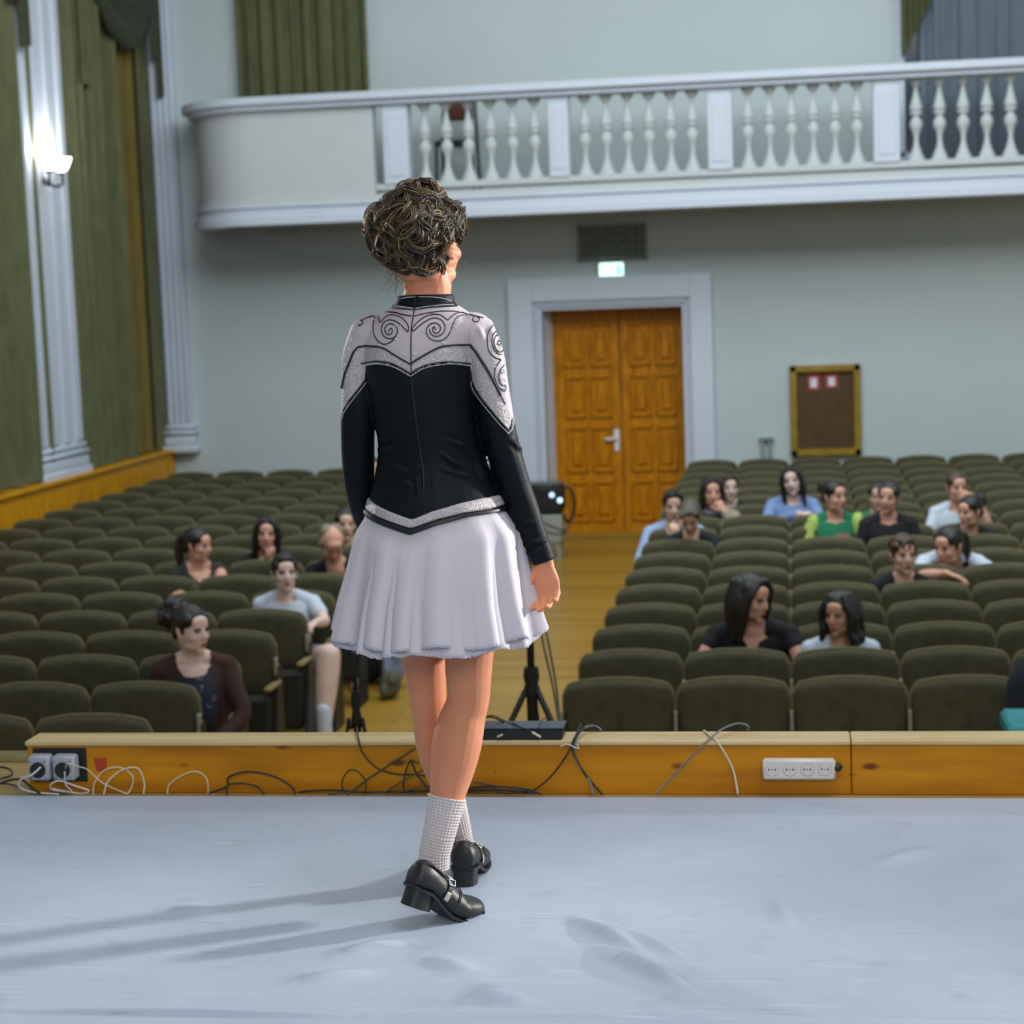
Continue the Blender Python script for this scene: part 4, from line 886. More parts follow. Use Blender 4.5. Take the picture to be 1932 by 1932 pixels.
def sitter(label, x, y, Y, yaw=0, pitch=0, roll=0, body=0, s=1.0, sk=None, hair='short', hm=None, top=('tee', None), arms=(None, None), lean=0, wide=1.0, drop=0, neck='crew', extra=None, legs=None, hips=None, trousers=None, hscale=1.0, fat=1.0):
    """a seated person; (x, y, Y) is the head centre. arms: (viewer-left, viewer-right) = elbow, wrist[, hand dir, palm normal] in metres from the head centre, X right, Y away, Z up"""
    sk = sk or m_skin; hm = hm or h_dark
    c0 = P(x, y, Y=Y); root = thing('person', label, 'person', (c0[0], c0[1], FZ)); c = np.array([0, 0, c0[2]-FZ]); A = rotm(yaw, pitch, roll); Bd = rotm(body, 0, 0)
    def L(p): return c+Bd @ (np.array(p, float)*s)
    hs = s*hscale
    neckb = L((0, .045+lean*.1, -.150-drop)); sh = [L((sg*.165*wide, .05+lean*.16, -.188-drop)) for sg in (-1, 1)]
    ch = L((0, .04+lean*.35, -.315-drop)); wa = L((0, .05+lean*.6, -.52-drop)); hp = L((0, .06+lean*.8, -.68-drop))
    # keep the hips on the seat
    hp[2] = max(hp[2], .42) if hips is None else hips; wa[2] = max(wa[2], hp[2]+.12); ch[2] = max(ch[2], wa[2]+.12)
    b = MB(); head_parts(b, A, c, hs)
    b.sweep([c+A @ (np.array((0, .03, -.05))*hs), neckb+(0, 0, .03), neckb+(0, 0, -.04)], [(.05*s, .052*s), (.05*s, .05*s), (.075*s, .055*s)], 14, ref=(1, 0, 0))
    X_ = Bd @ np.array((1, 0, 0))
    def torso(mb, g, k=1.0, top_=True):
        p = ([neckb+(0, 0, -.03), (sh[0]+sh[1])/2+(0, 0, -.0)] if top_ else [(sh[0]+sh[1])/2+(0, 0, .0)])+[ch, wa, hp]
        r = ([(.065*s, .055*s), (.14*s*wide+g, .07*s+g)] if top_ else [(.14*s*wide+g, .07*s+g)])+[(.155*s*wide+g, .105*s+g), (.135*s*wide+g, .095*s+g), (.165*s+g, .12*s+g)]
        mb.sweep(p, r, 22, ref=X_, smooth=5)
        for q in sh: mb.ell(q+(0, 0, -.016), (.05*s+g, .05*s+g, .047*s+g)); q0_ = neckb+(q-neckb)*.32+(0, 0, .012 if g == 0 else .006); mb.sweep([q0_, q+(0, 0, -.014)], [.046*s+g*.7, .044*s+g*.8], 12)
    torso(b, 0)
    A_ = []
    for i, sg in enumerate((-1, 1)):
        a = arms[i]
        if a is None: a = ((sg*.235*wide, .0, -.45-drop), (sg*.16*wide, -.22, -.52-drop))
        el, wr = c+np.array(a[0], float)*s, c+np.array(a[1], float)*s
        hd = np.array(a[2], float) if len(a) > 2 else nrm(wr-el); hn = np.array(a[3], float) if len(a) > 3 else np.array((0, 0, -1.))
        A_.append((sh[i]+(0, 0, -.012), el, wr, hd, hn, sg, a[4] if len(a) > 4 else (20, 30, 20)))
        b.sweep([sh[i]+(0, 0, -.012), (sh[i]+el)/2, el], [.046*s, .043*s, .036*s], 12, smooth=3); b.sweep([el, el*.6+wr*.4, wr], [.036*s, .037*s, .024*s], 12, smooth=3)
        th = nrm(hd); cr = np.cross(th, hn); hand(b, wr, hd, hn, s, curl=A_[-1][6], side=(1 if cr[0]*(-sg) > 0 else -1))
    if legs is None: legs = [((-.11, -.40, None), (-.12, -.42, .1)), ((.11, -.40, None), (.12, -.42, .1))]
    LG = []
    for sg, (kn, ft) in zip((-1, 1), legs):
        h_ = hp+X_*sg*.09*s+(0, -.02, -.03); k_ = np.array([hp[0]+kn[0], hp[1]+kn[1], (kn[2] if kn[2] is not None else hp[2]+.02)]); f_ = np.array([hp[0]+ft[0], hp[1]+ft[1], ft[2]])
        LG.append((h_, k_, f_))
        b.sweep([h_, (h_+k_)/2, k_], [.085*s, .075*s*fat, .06*s*fat], 14, smooth=3); b.sweep([k_, k_*.65+f_*.35, f_], [.06*s*fat, .058*s*fat, .036*s*fat], 14, smooth=3)
        b.sweep([f_+(0, .03, -.03), f_+(0, -.06, -.05), f_+(0, -.15, -.065)], [(.036, .034), (.042, .03), (.034, .018)], 12, ref=(1, 0, 0))
    put('body', remesh(b, .0075, 2), sk, root)
    face_bits(root, A, c, hs, hm)
    put('hair', hair_shape(hair, A, c, hs), hm, root)
    kind, tm = top
    if tm is not None:
        g = .010; t = MB(); torso(t, g)
        if kind in ('tee', 'cap', 'long', 'collar'):
            f = {'tee': .55, 'cap': .4, 'collar': .6, 'long': 1}[kind]
            for q, el, wr, *_ in A_:
                if kind == 'long': t.sweep([q, (q+el)/2, el, el*.5+wr*.5, el*.1+wr*.9], [.056*s, .053*s, .047*s, .042*s, .036*s], 14, smooth=3)
                else: e = q+(el-q)*f; t.sweep([q+(0, 0, -.004), (q+e)/2, e], [.052*s, .053*s, .055*s], 14, smooth=3)
        me = remesh(t, .008, 3)
        # cut the neckline: drop faces that lie inside the neck opening
        bm = bmesh.new(); bm.from_mesh(me); rr = {'crew': .064, 'v': .07, 'wide': .088, 'high': .06}[neck]*s; cy = neckb+(Bd @ np.array((0, -.02, 0)))
        dep = {'crew': .03, 'high': .02, 'wide': .065}.get(neck, .03)
        dead = []
        for f in bm.faces:
            q = f.calc_center_median()-Vector(cy); fr_ = q.y < .01
            if q.xy.length < rr and f.calc_center_median().z > neckb[2]-(.045+(dep if fr_ else 0))*s: dead.append(f)
            elif neck == 'v' and fr_ and abs(q.x) < .055*s and f.calc_center_median().z > neckb[2]-(.05+.11*(1-abs(q.x)/(.055*s)))*s: dead.append(f)
        bmesh.ops.delete(bm, geom=dead, context='FACES'); bm.to_mesh(me); bm.free()
        put('shirt' if kind != 'tank' else 'tank_top', me, tm, root)
    if trousers is not None:
        t = MB()
        f = trousers[1]
        for h_, k_, f_ in LG:
            t.sweep([h_, (h_+k_)/2, k_ if f >= 1 else h_+(k_-h_)*f], [.098*s, .09*s*fat, .075*s*fat], 14, smooth=3)
            if f > 1: t.sweep([k_, k_*.5+f_*.5, f_], [.07*s, .062*s, .055*s], 14, smooth=3)
        t.sweep([wa+(0, 0, -.05), hp], [(.155*s, .115*s), (.178*s, .135*s)], 20, ref=X_); put('shorts' if f < 1 else 'trousers', remesh(t, .01, 2), trousers[0], root)
    if extra: extra(root, c, A, L, s, A_)
    return root
def cloth(n, c, **k): return mat(n, c, .85, var=.07, vscale=8, bump=.25, bscale=14, **k)
black_t = cloth('black_cotton', (20, 21, 25)); white_t = cloth('white_cotton', (196, 206, 220)); navy = cloth('navy_cotton', (24, 28, 40)); lblue = cloth('light_blue_cotton', (158, 180, 218))
denim = cloth('pale_denim', (120, 144, 190)); green = cloth('green_cotton', (28, 122, 84)); lime = cloth('lime_cotton', (170, 194, 98)); beige = cloth('beige_knit', (158, 146, 124)); plum = cloth('brown_knit', (58, 34, 26), sheen=.3)
darkg = cloth('charcoal_cotton', (34, 36, 38)); greyt = cloth('grey_cotton', (120, 122, 128)); jeans = cloth('dark_trousers', (30, 32, 38))

# left block
def exA(root, c, A, L, s, A_):
    rnd = random.Random(4); o = MB(); fl = [mat('blue_flower', (70, 96, 150), .7), mat('pale_flower', (140, 130, 150), .7)]
    # patterned blouse front
    bl = MB().sweep([L((0, .0, -.2)), L((0, -.025, -.30)), L((0, -.02, -.42))], [(.085*s, .075*s), (.11*s, .1*s), (.11*s, .1*s)], 20, ref=(1, 0, 0), smooth=4)
    me = remesh(bl, .008, 2); bm = bmesh.new(); bm.from_mesh(me); cc = Vector(L((0, -.03, -.17)))
    bmesh.ops.delete(bm, geom=[f for f in bm.faces if (f.calc_center_median()-cc).length < .085*s], context='FACES'); bm.to_mesh(me); bm.free()
    b_ = put('blouse', me, cloth('dark_print_blouse', (34, 38, 56)), root); ms = [MB(), MB()]
    t = BVHTree.FromPolygons([v.co for v in me.vertices], [p.vertices for p in me.polygons])
    for k in range(70):
        p = Vector(L((rnd.uniform(-.11, .11), -.3, rnd.uniform(-.40, -.2)))); h = t.ray_cast(p, Vector((0, 1, 0)))
        if h[0]: ms[k % 2].ell(np.array(h[0]), (rnd.uniform(.004, .01), .003, rnd.uniform(.003, .008)), rotm(rnd.uniform(-20, 20), 0, rnd.uniform(0, 90)), 8)
    for k in (0, 1): ms[k].build('flower_print', fl[k], b_, smooth=True)
    w = A_[1][2]; e = A_[1][1]; d = nrm(w-e)
    cu = MB()
    for k in range(40):
        a = rnd.uniform(0, 2*PI); u = nrm(np.cross(d, (0, 1, 0))); v = np.cross(d, u); cu.ell(w-d*rnd.uniform(.01, .075)+(u*math.cos(a)+v*math.sin(a))*.031, .009, seg=8)
    cu.build('sequin_cuff', mat('pale_blue_sequins', (150, 186, 226), .3), root, smooth=True)
sitter('young woman with dark curly updo and brown cardigan, turned right in the left front rows', 362, 1190, 9.36, yaw=58, pitch=2, body=20, s=1.02, sk=m_skinp, hair='curly_bun', top=('long', plum), neck='wide',
       arms=(((-.25, .0, -.42), (-.1, -.2, -.55)), ((.235, .02, -.44), (.10, -.18, -.60), (-.6, -.4, -.7), (0, .5, -.8), (30, 50, 30))), extra=exA, trousers=(jeans, 1.5))
def clip(root, c, A, L, s, A_): MB().ell(c+A @ np.array((.03, .115, .06)), (.014, .010, .008), seg=10).build('hair_clip', m_wh, root, smooth=True)
sitter('woman with dark ponytail and bare shoulders, in profile facing right, left block', 374, 1030, 12.9, yaw=72, pitch=4, body=35, s=1.0, sk=m_skinr, hair='pony', top=('tank', cloth('dark_tank_cotton', (40, 40, 38))), neck='wide',
       arms=(((-.22, -.05, -.33), (.0, -.30, -.33), (1, -.1, .0), (0, 0, -1)), ((.2, -.12, -.32), (.02, -.3, -.29), (-.5, -.5, .2), (0, 0, -1))), extra=clip, trousers=(jeans, 1.5))
sitter('girl with dark hair in a black top resting her hand near her chin, left block', 503, 1008, 13.6, yaw=14, roll=4, s=1.02, sk=m_skinr, hair='side', top=('long', black_t), neck='v',
       arms=(((-.2, -.22, -.33), (.03, -.24, -.16), (.6, -.3, .4), (0, 0, 1)), None), trousers=(jeans, 1.5))
def exD(root, c, A, L, s, A_):
    k = MB().sweep([(.0, 0, 0), (0, 0, .13)], .046, 14).build('sock', white_t, root, smooth=True); return
rD = sitter('short-haired boy in white t-shirt and grey shorts, leg stretched out into the aisle', 537, 1082, 11.75, yaw=26, pitch=-3, body=8, s=1.0, sk=m_skinp, hair='crop', top=('tee', white_t),
       arms=(None, ((.27, -.08, -.30), (.26, -.30, -.27), (-.2, -.8, -.1), (0, 0, -1))), legs=[((-.12, -.38, None), (-.1, -.4, .1)), ((.37, -.44, .56), (.34, -.56, .10))], fat=1.25, trousers=(greyt, .72))
MB().sweep([(0, 0, -.02), (0, 0, .13)], [.05, .046], 14).build('sock', white_t, rD, smooth=True, loc=(.34, -.5, .11))
sitter('balding man in black, bowing his head, seated left of the dancer', 626, 1026, 12.9, yaw=28, pitch=42, s=1.06, sk=m_skinr, hair='bald', hm=h_grey, top=('long', black_t), neck='crew', lean=.6, trousers=(jeans, 1.5))
sitter('dark-haired person mostly hidden behind the dancer sleeve', 652, 990, 14.3, yaw=20, s=1.0, hair='pony', top=('long', darkg), extra=clip, trousers=(jeans, 1.5))
sitter('person in white seen only through the gap between the dancer arm and waist', 704, 886, 19.6, yaw=30, s=1.0, hair='bun', top=('tee', white_t), trousers=(jeans, 1.5))
# right block
sitter('dark-haired man in a light blue shirt sitting at the aisle, right block', 1270, 956, 14.9, yaw=8, pitch=4, s=1.03, sk=m_skin, hair='short', top=('long', lblue), wide=1.1,
       arms=(((-.26, -.08, -.42), (-.20, -.30, -.55)), ((.2, -.2, -.36), (.03, -.25, -.22), (-.1, .0, 1), (0, 1, 0))), extra=lambda root, c, A, L, s, A_: MB().sweep([L((-.07, -.07, -.17)), L((0, -.1, -.19)), L((.07, -.07, -.17))], [.016, .022, .016], 10, smooth=3).build('neckerchief', navy, root, smooth=True), trousers=(jeans, 1.5))
sitter('boy with ash-coloured hair looking down, dark shirt, in front of the blue-shirted man', 1302, 976, 14.05, yaw=-4, pitch=38, s=.98, hair='short', hm=h_ash, top=('long', navy), lean=.5, trousers=(jeans, 1.5))
def scarf(root, c, A, L, s, A_): MB().sweep([L((-.08, -.03, -.15)), L((0, -.09, -.165)), L((.08, -.03, -.15)), L((0, .07, -.14)), L((-.08, -.03, -.15))], [.026]*5, 10, smooth=5, caps=False).build('scarf', cloth('grey_scarf', (92, 88, 104)), root, smooth=True)
sitter('woman with long dark hair, scarf and beige cardigan, hand at her cheek', 1344, 930, 15.7, yaw=8, s=1.02, sk=m_skinr, hair='long', top=('long', beige), arms=(None, ((.21, -.16, -.36), (.10, -.16, -.13), (-.5, .1, .8), (-.5, .6, 0), (50, 60, 40))), extra=scarf, trousers=(jeans, 1.5))
sitter('pale face peeking out behind the woman in the beige cardigan', 1377, 921, 16.6, yaw=10, s=.95, sk=m_skinp, hair='short', hm=h_brown, top=('tee', darkg), trousers=(jeans, 1.5))
sitter('woman with long dark hair in a pale denim shirt, hands clasped, upper right block', 1494, 908, 16.0, yaw=-4, roll=-8, s=1.0, sk=m_skinp, hair='long', top=('long', denim),
       arms=(((-.22, -.14, -.34), (.06, -.28, -.24), (1, 0, .1), (0, 0, -1), (40, 50, 30)), ((.24, -.15, -.33), (.12, -.28, -.27), (-.8, -.1, .2), (0, 1, 0), (40, 50, 30))), trousers=(jeans, 1.5))
def exL(root, c, A, L, s, A_):
    for sg, (q, el, wr, *_) in zip((-1, 1), A_): 
        e = q+(el-q)*.58; put('sleeve', remesh(MB().sweep([q+(-sg*.01, 0, .004), (q+e)/2, e], [.063, .062, .063], 14, smooth=3), .009, 2), lime, root)
    MB().prism([(.0, -.27), (.10, -.27), (.10, -.33), (.0, -.33)], -.165, -.155, 'y').build('print', cloth('pink_print', (190, 120, 120)), root, loc=tuple(c+(.0, .04, 0)))
sitter('girl in a green t-shirt with lime sleeves and hair tied back, looking right', 1575, 938, 14.75, yaw=40, s=1.0, sk=m_skinr, hair='bun', top=('tee', green), extra=exL, trousers=(jeans, 1.5))
sitter('girl in black with tied dark hair and lanyard, beside the girl in green', 1676, 940, 14.55, yaw=-16, roll=6, s=1.0, sk=m_skinr, hair='bun', top=('long', black_t), neck='crew', trousers=(jeans, 1.5))
sitter('person in green and lime almost hidden behind the girl in black', 1656, 938, 16.0, yaw=0, s=.96, hair='bun', top=('tee', green), extra=lambda root, c, A, L, s, A_: [put('sleeve', remesh(MB().sweep([q+(0, 0, .004), q+(el-q)*.55], [.063, .063], 14), .009, 2), lime, root) for q, el, *_ in A_], trousers=(jeans, 1.5))
sitter('girl in a white t-shirt covering her nose with one hand, upper right seats', 1806, 920, 15.3, yaw=12, pitch=4, s=1.0, sk=m_skinr, hair='bun', hm=h_brown, top=('tee', white_t),
       arms=(((-.23, -.06, -.40), (-.21, -.26, -.50)), ((.21, -.2, -.26), (.12, -.20, -.06), (-.9, .1, .2), (0, .9, 0), (20, 30, 20))), trousers=(jeans, 1.5))
sitter('dark-haired girl in a dark top facing left, before the white-shirted girl', 1830, 966, 14.3, yaw=-48, pitch=6, s=.96, sk=m_skinr, hair='bun', top=('long', darkg), lean=.3, trousers=(jeans, 1.5))
sitter('boy with curly brown hair in a black t-shirt, right block', 1705, 1048, 12.35, yaw=14, s=1.03, sk=m_skin, hair='curls', hm=h_brown, top=('tee', black_t), neck='crew', arms=(((-.23, 0, -.42), (-.22, -.15, -.6)), None), trousers=(jeans, 1.5))
sitter('girl in white with dark ponytail leaning her arms on the seat, turned left', 1790, 1032, 12.75, yaw=-42, pitch=10, s=1.05, sk=m_skinr, hair='pony', top=('tee', white_t), lean=.9, body=-8, drop=-.075,
       arms=(((-.2, -.14, -.16), (-.03, -.25, -.13), (1, -.1, -.35), (0, 0, -1), (8, 12, 10)), ((.36, -.16, -.22), (.30, -.26, -.38), (-.4, -.3, -.7), (0, 0, -1))), trousers=(jeans, 1.5))
sitter('woman in a black t-shirt with long dark hair, face turned right, right front rows', 1418, 1130, 10.3, yaw=52, pitch=10, s=1.03, sk=m_skinr, hair='long', top=('cap', black_t), neck='v', wide=1.16, lean=.2,
       arms=(((-.27, .0, -.33), (-.30, -.1, -.5)), ((.25, -.02, -.34), (.24, -.1, -.56))), trousers=(jeans, 1.5))
sitter('girl in a white t-shirt with wavy dark hair looking left, right front rows', 1585, 1160, 10.25, yaw=-30, pitch=4, s=.96, sk=m_skint, hair='wavy', top=('collar', white_t), neck='crew', arms=(((-.21, .0, -.40), (-.2, -.2, -.5)), ((.24, .0, -.38), (.27, -.1, -.56))), trousers=(jeans, 1.5))
# ------------------------------------------------------------------ the dancer
YG = 4.25; PM = F/YG*1.0
def G(x, y, dy=0): return P(x, y, Y=YG+dy)
K = 1/ (F/YG*.99)
root = thing('person', 'dancer seen from behind in dark velvet bodice and white skirt, walking across the stage', 'person', (-.78, 4.25, 0))
ORG = np.array([-.78, 4.25, 0])
m_dsk = skin('dancer_skin', (208, 136, 98)); m_velvet = mat('black_green_velvet', (4, 14, 19), .58, var=.3, vscale=5, sheen=.15, bump=.35, bscale=9, stretch=(1, 1, 2.5), spec=.18)
m_yoke = mat('white_stretch_fabric', (178, 168, 172), .6, var=.03, bump=.05, bscale=40); m_silver = mat('silver_lurex', (182, 175, 176), .42, metal=.15, var=.2, vscale=160, bump=.5, bscale=260)
m_skirt = mat('white_chiffon', (214, 208, 216), .8, var=.02, trans=.2); m_sock = mat('white_knit', (205, 196, 194), .9, var=.05, vscale=60)
m_leather = mat('black_leather', (17, 19, 21), .48, var=.2, vscale=12, bump=.12, bscale=60, spec=.6); m_sole = mat('worn_sole', (74, 78, 72), .8, var=.25, vscale=30)
m_cord = mat('black_cord', (12, 15, 22), .5); m_wcord = mat('white_cord', (186, 180, 180), .6); m_stone = mat('rhinestone', (235, 235, 245), .08, metal=.5, spec=1)
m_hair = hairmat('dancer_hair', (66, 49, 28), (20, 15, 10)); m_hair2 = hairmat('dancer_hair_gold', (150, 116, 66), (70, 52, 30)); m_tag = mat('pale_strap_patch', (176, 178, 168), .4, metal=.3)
# torso profile in the photo: y, left, right, depth radius
TP = [(556, 753, 853, .050), (566, 749, 856, .052), (577, 742, 856, .056), (588, 722, 876, .062), (600, 702, 897, .072), (620, 686, 905, .086), (650, 684, 900, .098), (690, 688, 896, .104), (730, 696, 895, .104), (780, 705, 898, .098), (820, 713, 905, .092), (850, 715, 911, .090), (880, 711, 919, .094), (920, 702, 934, .104), (950, 694, 948, .114), (980, 688, 958, .122), (1010, 690, 958, .124)]
TZ = []
for y, l, r, d in TP:
    c = G((l+r)/2, y); TZ.append((c[2], c[0], (r-l)/2*K, d))
TZ = TZ[::-1]
def tsurf(th, z, off=0):
    cx, rx, ry = lerp_tab(TZ, z); return np.array([cx+(rx+off)*math.cos(th), YG-(ry+off)*math.sin(th), z])
def tring(z, off=0, n=40): return [tsurf(2*PI*k/n, z, off) for k in range(n)]
def arm(nodes, g): # (x, y, dy, r px)
    return [G(x, y, dy) for x, y, dy, r in nodes], [r*K+g for *_, r in nodes]
LA = [(700, 636, 0, 40), (682, 672, -.005, 34), (677, 720, -.005, 31.5), (676, 770, -.005, 31), (675, 820, 0, 30), (676, 870, .01, 29), (679, 920, .03, 26), (688, 965, .07, 23), (702, 1005, .12, 20), (716, 1040, .16, 18)]
RA = [(892, 634, 0, 42), (914, 672, -.005, 35), (923, 720, -.01, 33), (932, 770, -.01, 32), (942, 820, -.005, 31), (956, 870, 0, 30), (972, 920, .01, 28.5), (990, 968, .015, 27), (1006, 1010, .02, 24), (1019, 1040, .02, 21.5), (1026, 1060, .02, 20)]
# legs: px centre, dy, radius
LB = [(790, 1060, .03, 62), (792, 1150, .05, 50), (797, 1215, .05, 46), (803, 1272, .05, 40.5), (808, 1325, .055, 35.5), (811, 1362, .07, 33), (815, 1400, .085, 33), (826, 1440, .1, 32), (840, 1480, .12, 29), (854, 1525, .14, 25), (866, 1570, .155, 21.5), (872, 1606, .16, 20), (874, 1640, .165, 22)]
RB = [(872, 1060, -.0, 66), (882, 1150, -.0, 55), (885, 1215, -.01, 48.5), (884, 1268, -.01, 45), (884, 1318, -.01, 40.5), (876, 1345, -.01, 43), (868, 1373, -.015, 47), (861, 1408, -.02, 48), (854, 1450, -.025, 43), (846, 1490, -.035, 36), (838, 1530, -.045, 31), (828, 1575, -.055, 27.5), (819, 1612, -.06, 26), (819, 1642, -.06, 25)]
HC = G(803, 466, .0); HA = rotm(157, -4, 0); HS = .93
b = MB()
head_parts(b, HA, HC, HS)
b.sweep([HC+HA @ (np.array((0, .025, -.03))*HS), G(806, 535, .0), G(806, 560, 0), G(802, 585, 0), G(800, 606, 0)], [(.047, .05), (45*K, .048), (46*K, .048), (58*K, .056), (80*K, .06)], 20, ref=(1, 0, 0), smooth=3)
b.rings([tring(z, -.009) for z in np.linspace(TZ[0][0], G(800, 602)[2], 18)])
p, r = arm(LA, -.006); b.sweep(p, r, 14, smooth=2); hw = p[-1]; hand(b, hw, nrm(p[-1]-p[-2]), np.array((1, .2, 0)), .86, side=-1)
p, r = arm(RA, -.006); b.sweep(p, r, 14, smooth=2); w0 = G(1027, 1062, .02)
# right hand: back of the hand to the outside, fingers curling in
DN = nrm((.06, -.02, -1)); PN = nrm((-.14, -.98, 0))
hand(b, w0, DN, PN, .88, curl=(24, 40, 26), spread=3, side=1, thumb=14)
for nd in (LB, RB):
    pp = [G(x, y, dy) for x, y, dy, r in nd if y < 1625]; b.sweep(pp, [rr*K*(1 if y < 1500 else .9) for x, y, dy, rr in nd if y < 1625], 20, smooth=3)
b.ell(G(850, 1030), (.14, .115, .12)); b.ell(G(792, 1030, -.03), (.09, .1, .1)); b.ell(G(868, 1030, -.03), (.09, .1, .1))
me = remesh(b, .0036, 3)
def loc(me): me.transform(Matrix.Translation(Vector(-ORG))); return me
body = put('body', loc(me), m_dsk, root)
sub = thing
face_o = bpy.data.objects.new('face_anchor', None)
bpy.data.objects.remove(face_o)
face_bits(root, HA, HC-ORG, HS, hairmat('dancer_brow', (96, 74, 42), (60, 45, 28)))

# ---- bodice
d = MB(); d.rings([tring(z, .004) for z in np.linspace(TZ[0][0]+.012, G(800, 556)[2], 26)])
for nd in (LA, RA): p, r = arm(nd, .003); d.sweep(p, r, 18, smooth=3, round_=False); d.ell(p[0], r[0]*1.02, seg=20); d.ell(p[0]*.5+np.array(G(800, 640))*.5+(0, 0, .012), (.07, .062, .05), seg=20)
me = remesh(d, .0031, 3, .5)
def interp(tab, x): return float(np.interp(x, [t[0] for t in tab], [t[1] for t in tab]))
YU = [(600, 800), (640, 752), (645, 731), (651, 704), (667, 664), (675, 655), (711, 654), (738, 666), (774, 687), (800, 670.5), (834, 654), (862, 650.5), (887, 650.5), (898, 664), (923, 704), (949, 753), (957, 772), (975, 800)]
YLo = [(600, 830), (640, 792), (647, 777), (658, 760), (688, 716), (690, 690), (715, 684), (742, 688), (774, 706), (800, 691), (836, 684), (888, 688), (891, 722), (916, 760), (960, 815), (972, 790), (980, 760)]
WR = [((716, 848), (758, 832), 3), ((720, 829), (748, 826), 2), ((728, 868), (768, 892), 2.5), ((840, 829), (878, 842), 2), ((868, 838), (908, 862), 3), ((832, 856), (886, 892), 3), ((835, 885), (905, 905), 2), ((900, 872), (915, 905), 2.2),
      ((786, 900), (790, 935), 2), ((800, 898), (802, 930), 2), ((795, 880), (760, 905), 2), ((905, 800), (914, 850), 2), ((745, 905), (775, 915), 1.8), ((930, 950), (965, 968), 2), ((960, 1005), (1000, 985), 2), ((985, 1030), (1030, 1018), 2.4), ((985, 1045), (1020, 1040), 1.8), ((965, 830), (985, 850), 2), ((900, 612), (912, 640), 1.6), ((925, 605), (930, 640), 2), ((885, 650), (895, 615), 1.4)]
me.update(); nn = np.array([v.normal[:] for v in me.vertices]); vv = np.array([v.co[:] for v in me.vertices]); cq = (vv-EYE) @ CM.T; qq = np.stack([966+F*cq[:, 0]/-cq[:, 2], 966-F*cq[:, 1]/-cq[:, 2]], 1)
dsp = np.zeros(len(vv))
for a_, b_, h_ in WR:
    a_ = np.array(a_, float); b_ = np.array(b_, float); ab = b_-a_; t_ = np.clip(((qq-a_) @ ab)/(ab @ ab), 0, 1); dd_ = np.linalg.norm(qq-a_-t_[:, None]*ab, axis=1)
    dsp += .0021*h_*(np.exp(-(dd_/4.5)**2)-.4*np.exp(-((dd_-8)/5)**2))*np.sin(PI*(.1+.8*t_))
vv += nn*(dsp*(nn[:, 1] < .2))[:, None]
me.vertices.foreach_set('co', vv.ravel()); me.update()
me.materials.append(m_velvet); me.materials.append(m_yoke); me.materials.append(m_silver)
# crisp colour borders: slide vertices near a border onto it, then paint faces
V = np.array([v.co[:] for v in me.vertices])
def pxa(V):
    c = (V-EYE) @ CM.T; return np.stack([966+F*c[:, 0]/-c[:, 2], 966-F*c[:, 1]/-c[:, 2]], 1)
Q = pxa(V)
cent = np.array([np.mean(Q[list(p.vertices)], axis=0) for p in me.polygons])
yu = np.interp(cent[:, 0], [t[0] for t in YU], [t[1] for t in YU]); yl = np.interp(cent[:, 0], [t[0] for t in YLo], [t[1] for t in YLo])
mi = np.where(cent[:, 1] < yu, 1, np.where(cent[:, 1] < yl, 2, 0))
col_y = 578+4*np.exp(-((cent[:, 0]-783)/30)**2)
mi[(cent[:, 1] < col_y) & (abs(cent[:, 0]-800) < 64)] = 0
mi[(cent[:, 1] > 840)] = 0
me.polygons.foreach_set('material_index', mi.astype(int)); 
bvh = BVHTree.FromPolygons([tuple(v) for v in V], [tuple(p.vertices) for p in me.polygons])
bod = put('bodice', loc(me), [], root)
def hit(x, y):
    dd = CM.T @ np.array([(x-966)/F, (966-y)/F, -1.]); h = bvh.ray_cast(Vector(EYE), Vector(nrm(dd)))
    return (np.array(h[0]), np.array(h[1])) if h[0] else None
def trace(pts, step=2.5):
    out = []
    for (x0, y0), (x1, y1) in zip(pts, pts[1:]):
        n = max(1, int(math.hypot(x1-x0, y1-y0)/step)); out += [(x0+(x1-x0)*i/n, y0+(y1-y0)*i/n) for i in range(n)]
    return out+[pts[-1]]
def curve2(pts, n=5): return [tuple(p) for p in smooth_path([np.array(p, float) for p in pts], n)]
def drape(mb, pts, w, off=.0006, th=None, step=2.5):
    """cord laid on the bodice"""
    run = []
    def flush():
        if len(run) > 2:
            # smooth depth
            mb.sweep([p+n*off for p, n in run], [(w, th or w*.75)]*len(run), 6, ref=np.cross(run[0][1], run[1][0]-run[0][0]))
        run.clear()
    for x, y in trace(pts, step):
        h = hit(x, y)
        if h is None or (run and np.linalg.norm(h[0]-run[-1][0]) > .03): flush(); continue
        run.append(h)
    flush()
def z6(p): return [(600+x/4.493, 330+y/4.493) for x, y in p]
blk = MB(); wht = MB()
wide = .0032; thin = .0015
drape(blk, [(645, 731), (651, 704), (667, 664)], .0038); drape(blk, [(667, 664), (675, 655), (690, 652.5), (711, 654)], .003)
drape(blk, curve2([(711, 654), (725, 658), (738, 666), (756, 677), (774, 687)]), .0024)
drape(blk, curve2([(774, 687), (787, 678), (800, 670.5), (817, 661), (834, 654), (862, 651), (887, 651)]), .0030)
drape(blk, [(887, 651), (898, 664), (910, 683), (923, 704), (936, 728), (944, 744)], .0042); drape(blk, [(944, 744), (953, 762)], .0016)
drape(blk, curve2([(682, 686), (700, 683), (715, 682), (742, 687), (774, 704.5)]), .002); drape(blk, curve2([(774, 704.5), (800, 690), (836, 683), (862, 683.5), (888, 686.5)]), .002)
drape(wht, curve2([(682, 690), (700, 687.5), (715, 686.5), (742, 692), (774, 709.5)]), .0015); drape(wht, curve2([(776, 709.5), (800, 695), (836, 687.5), (862, 687), (888, 690.5)]), .0015)
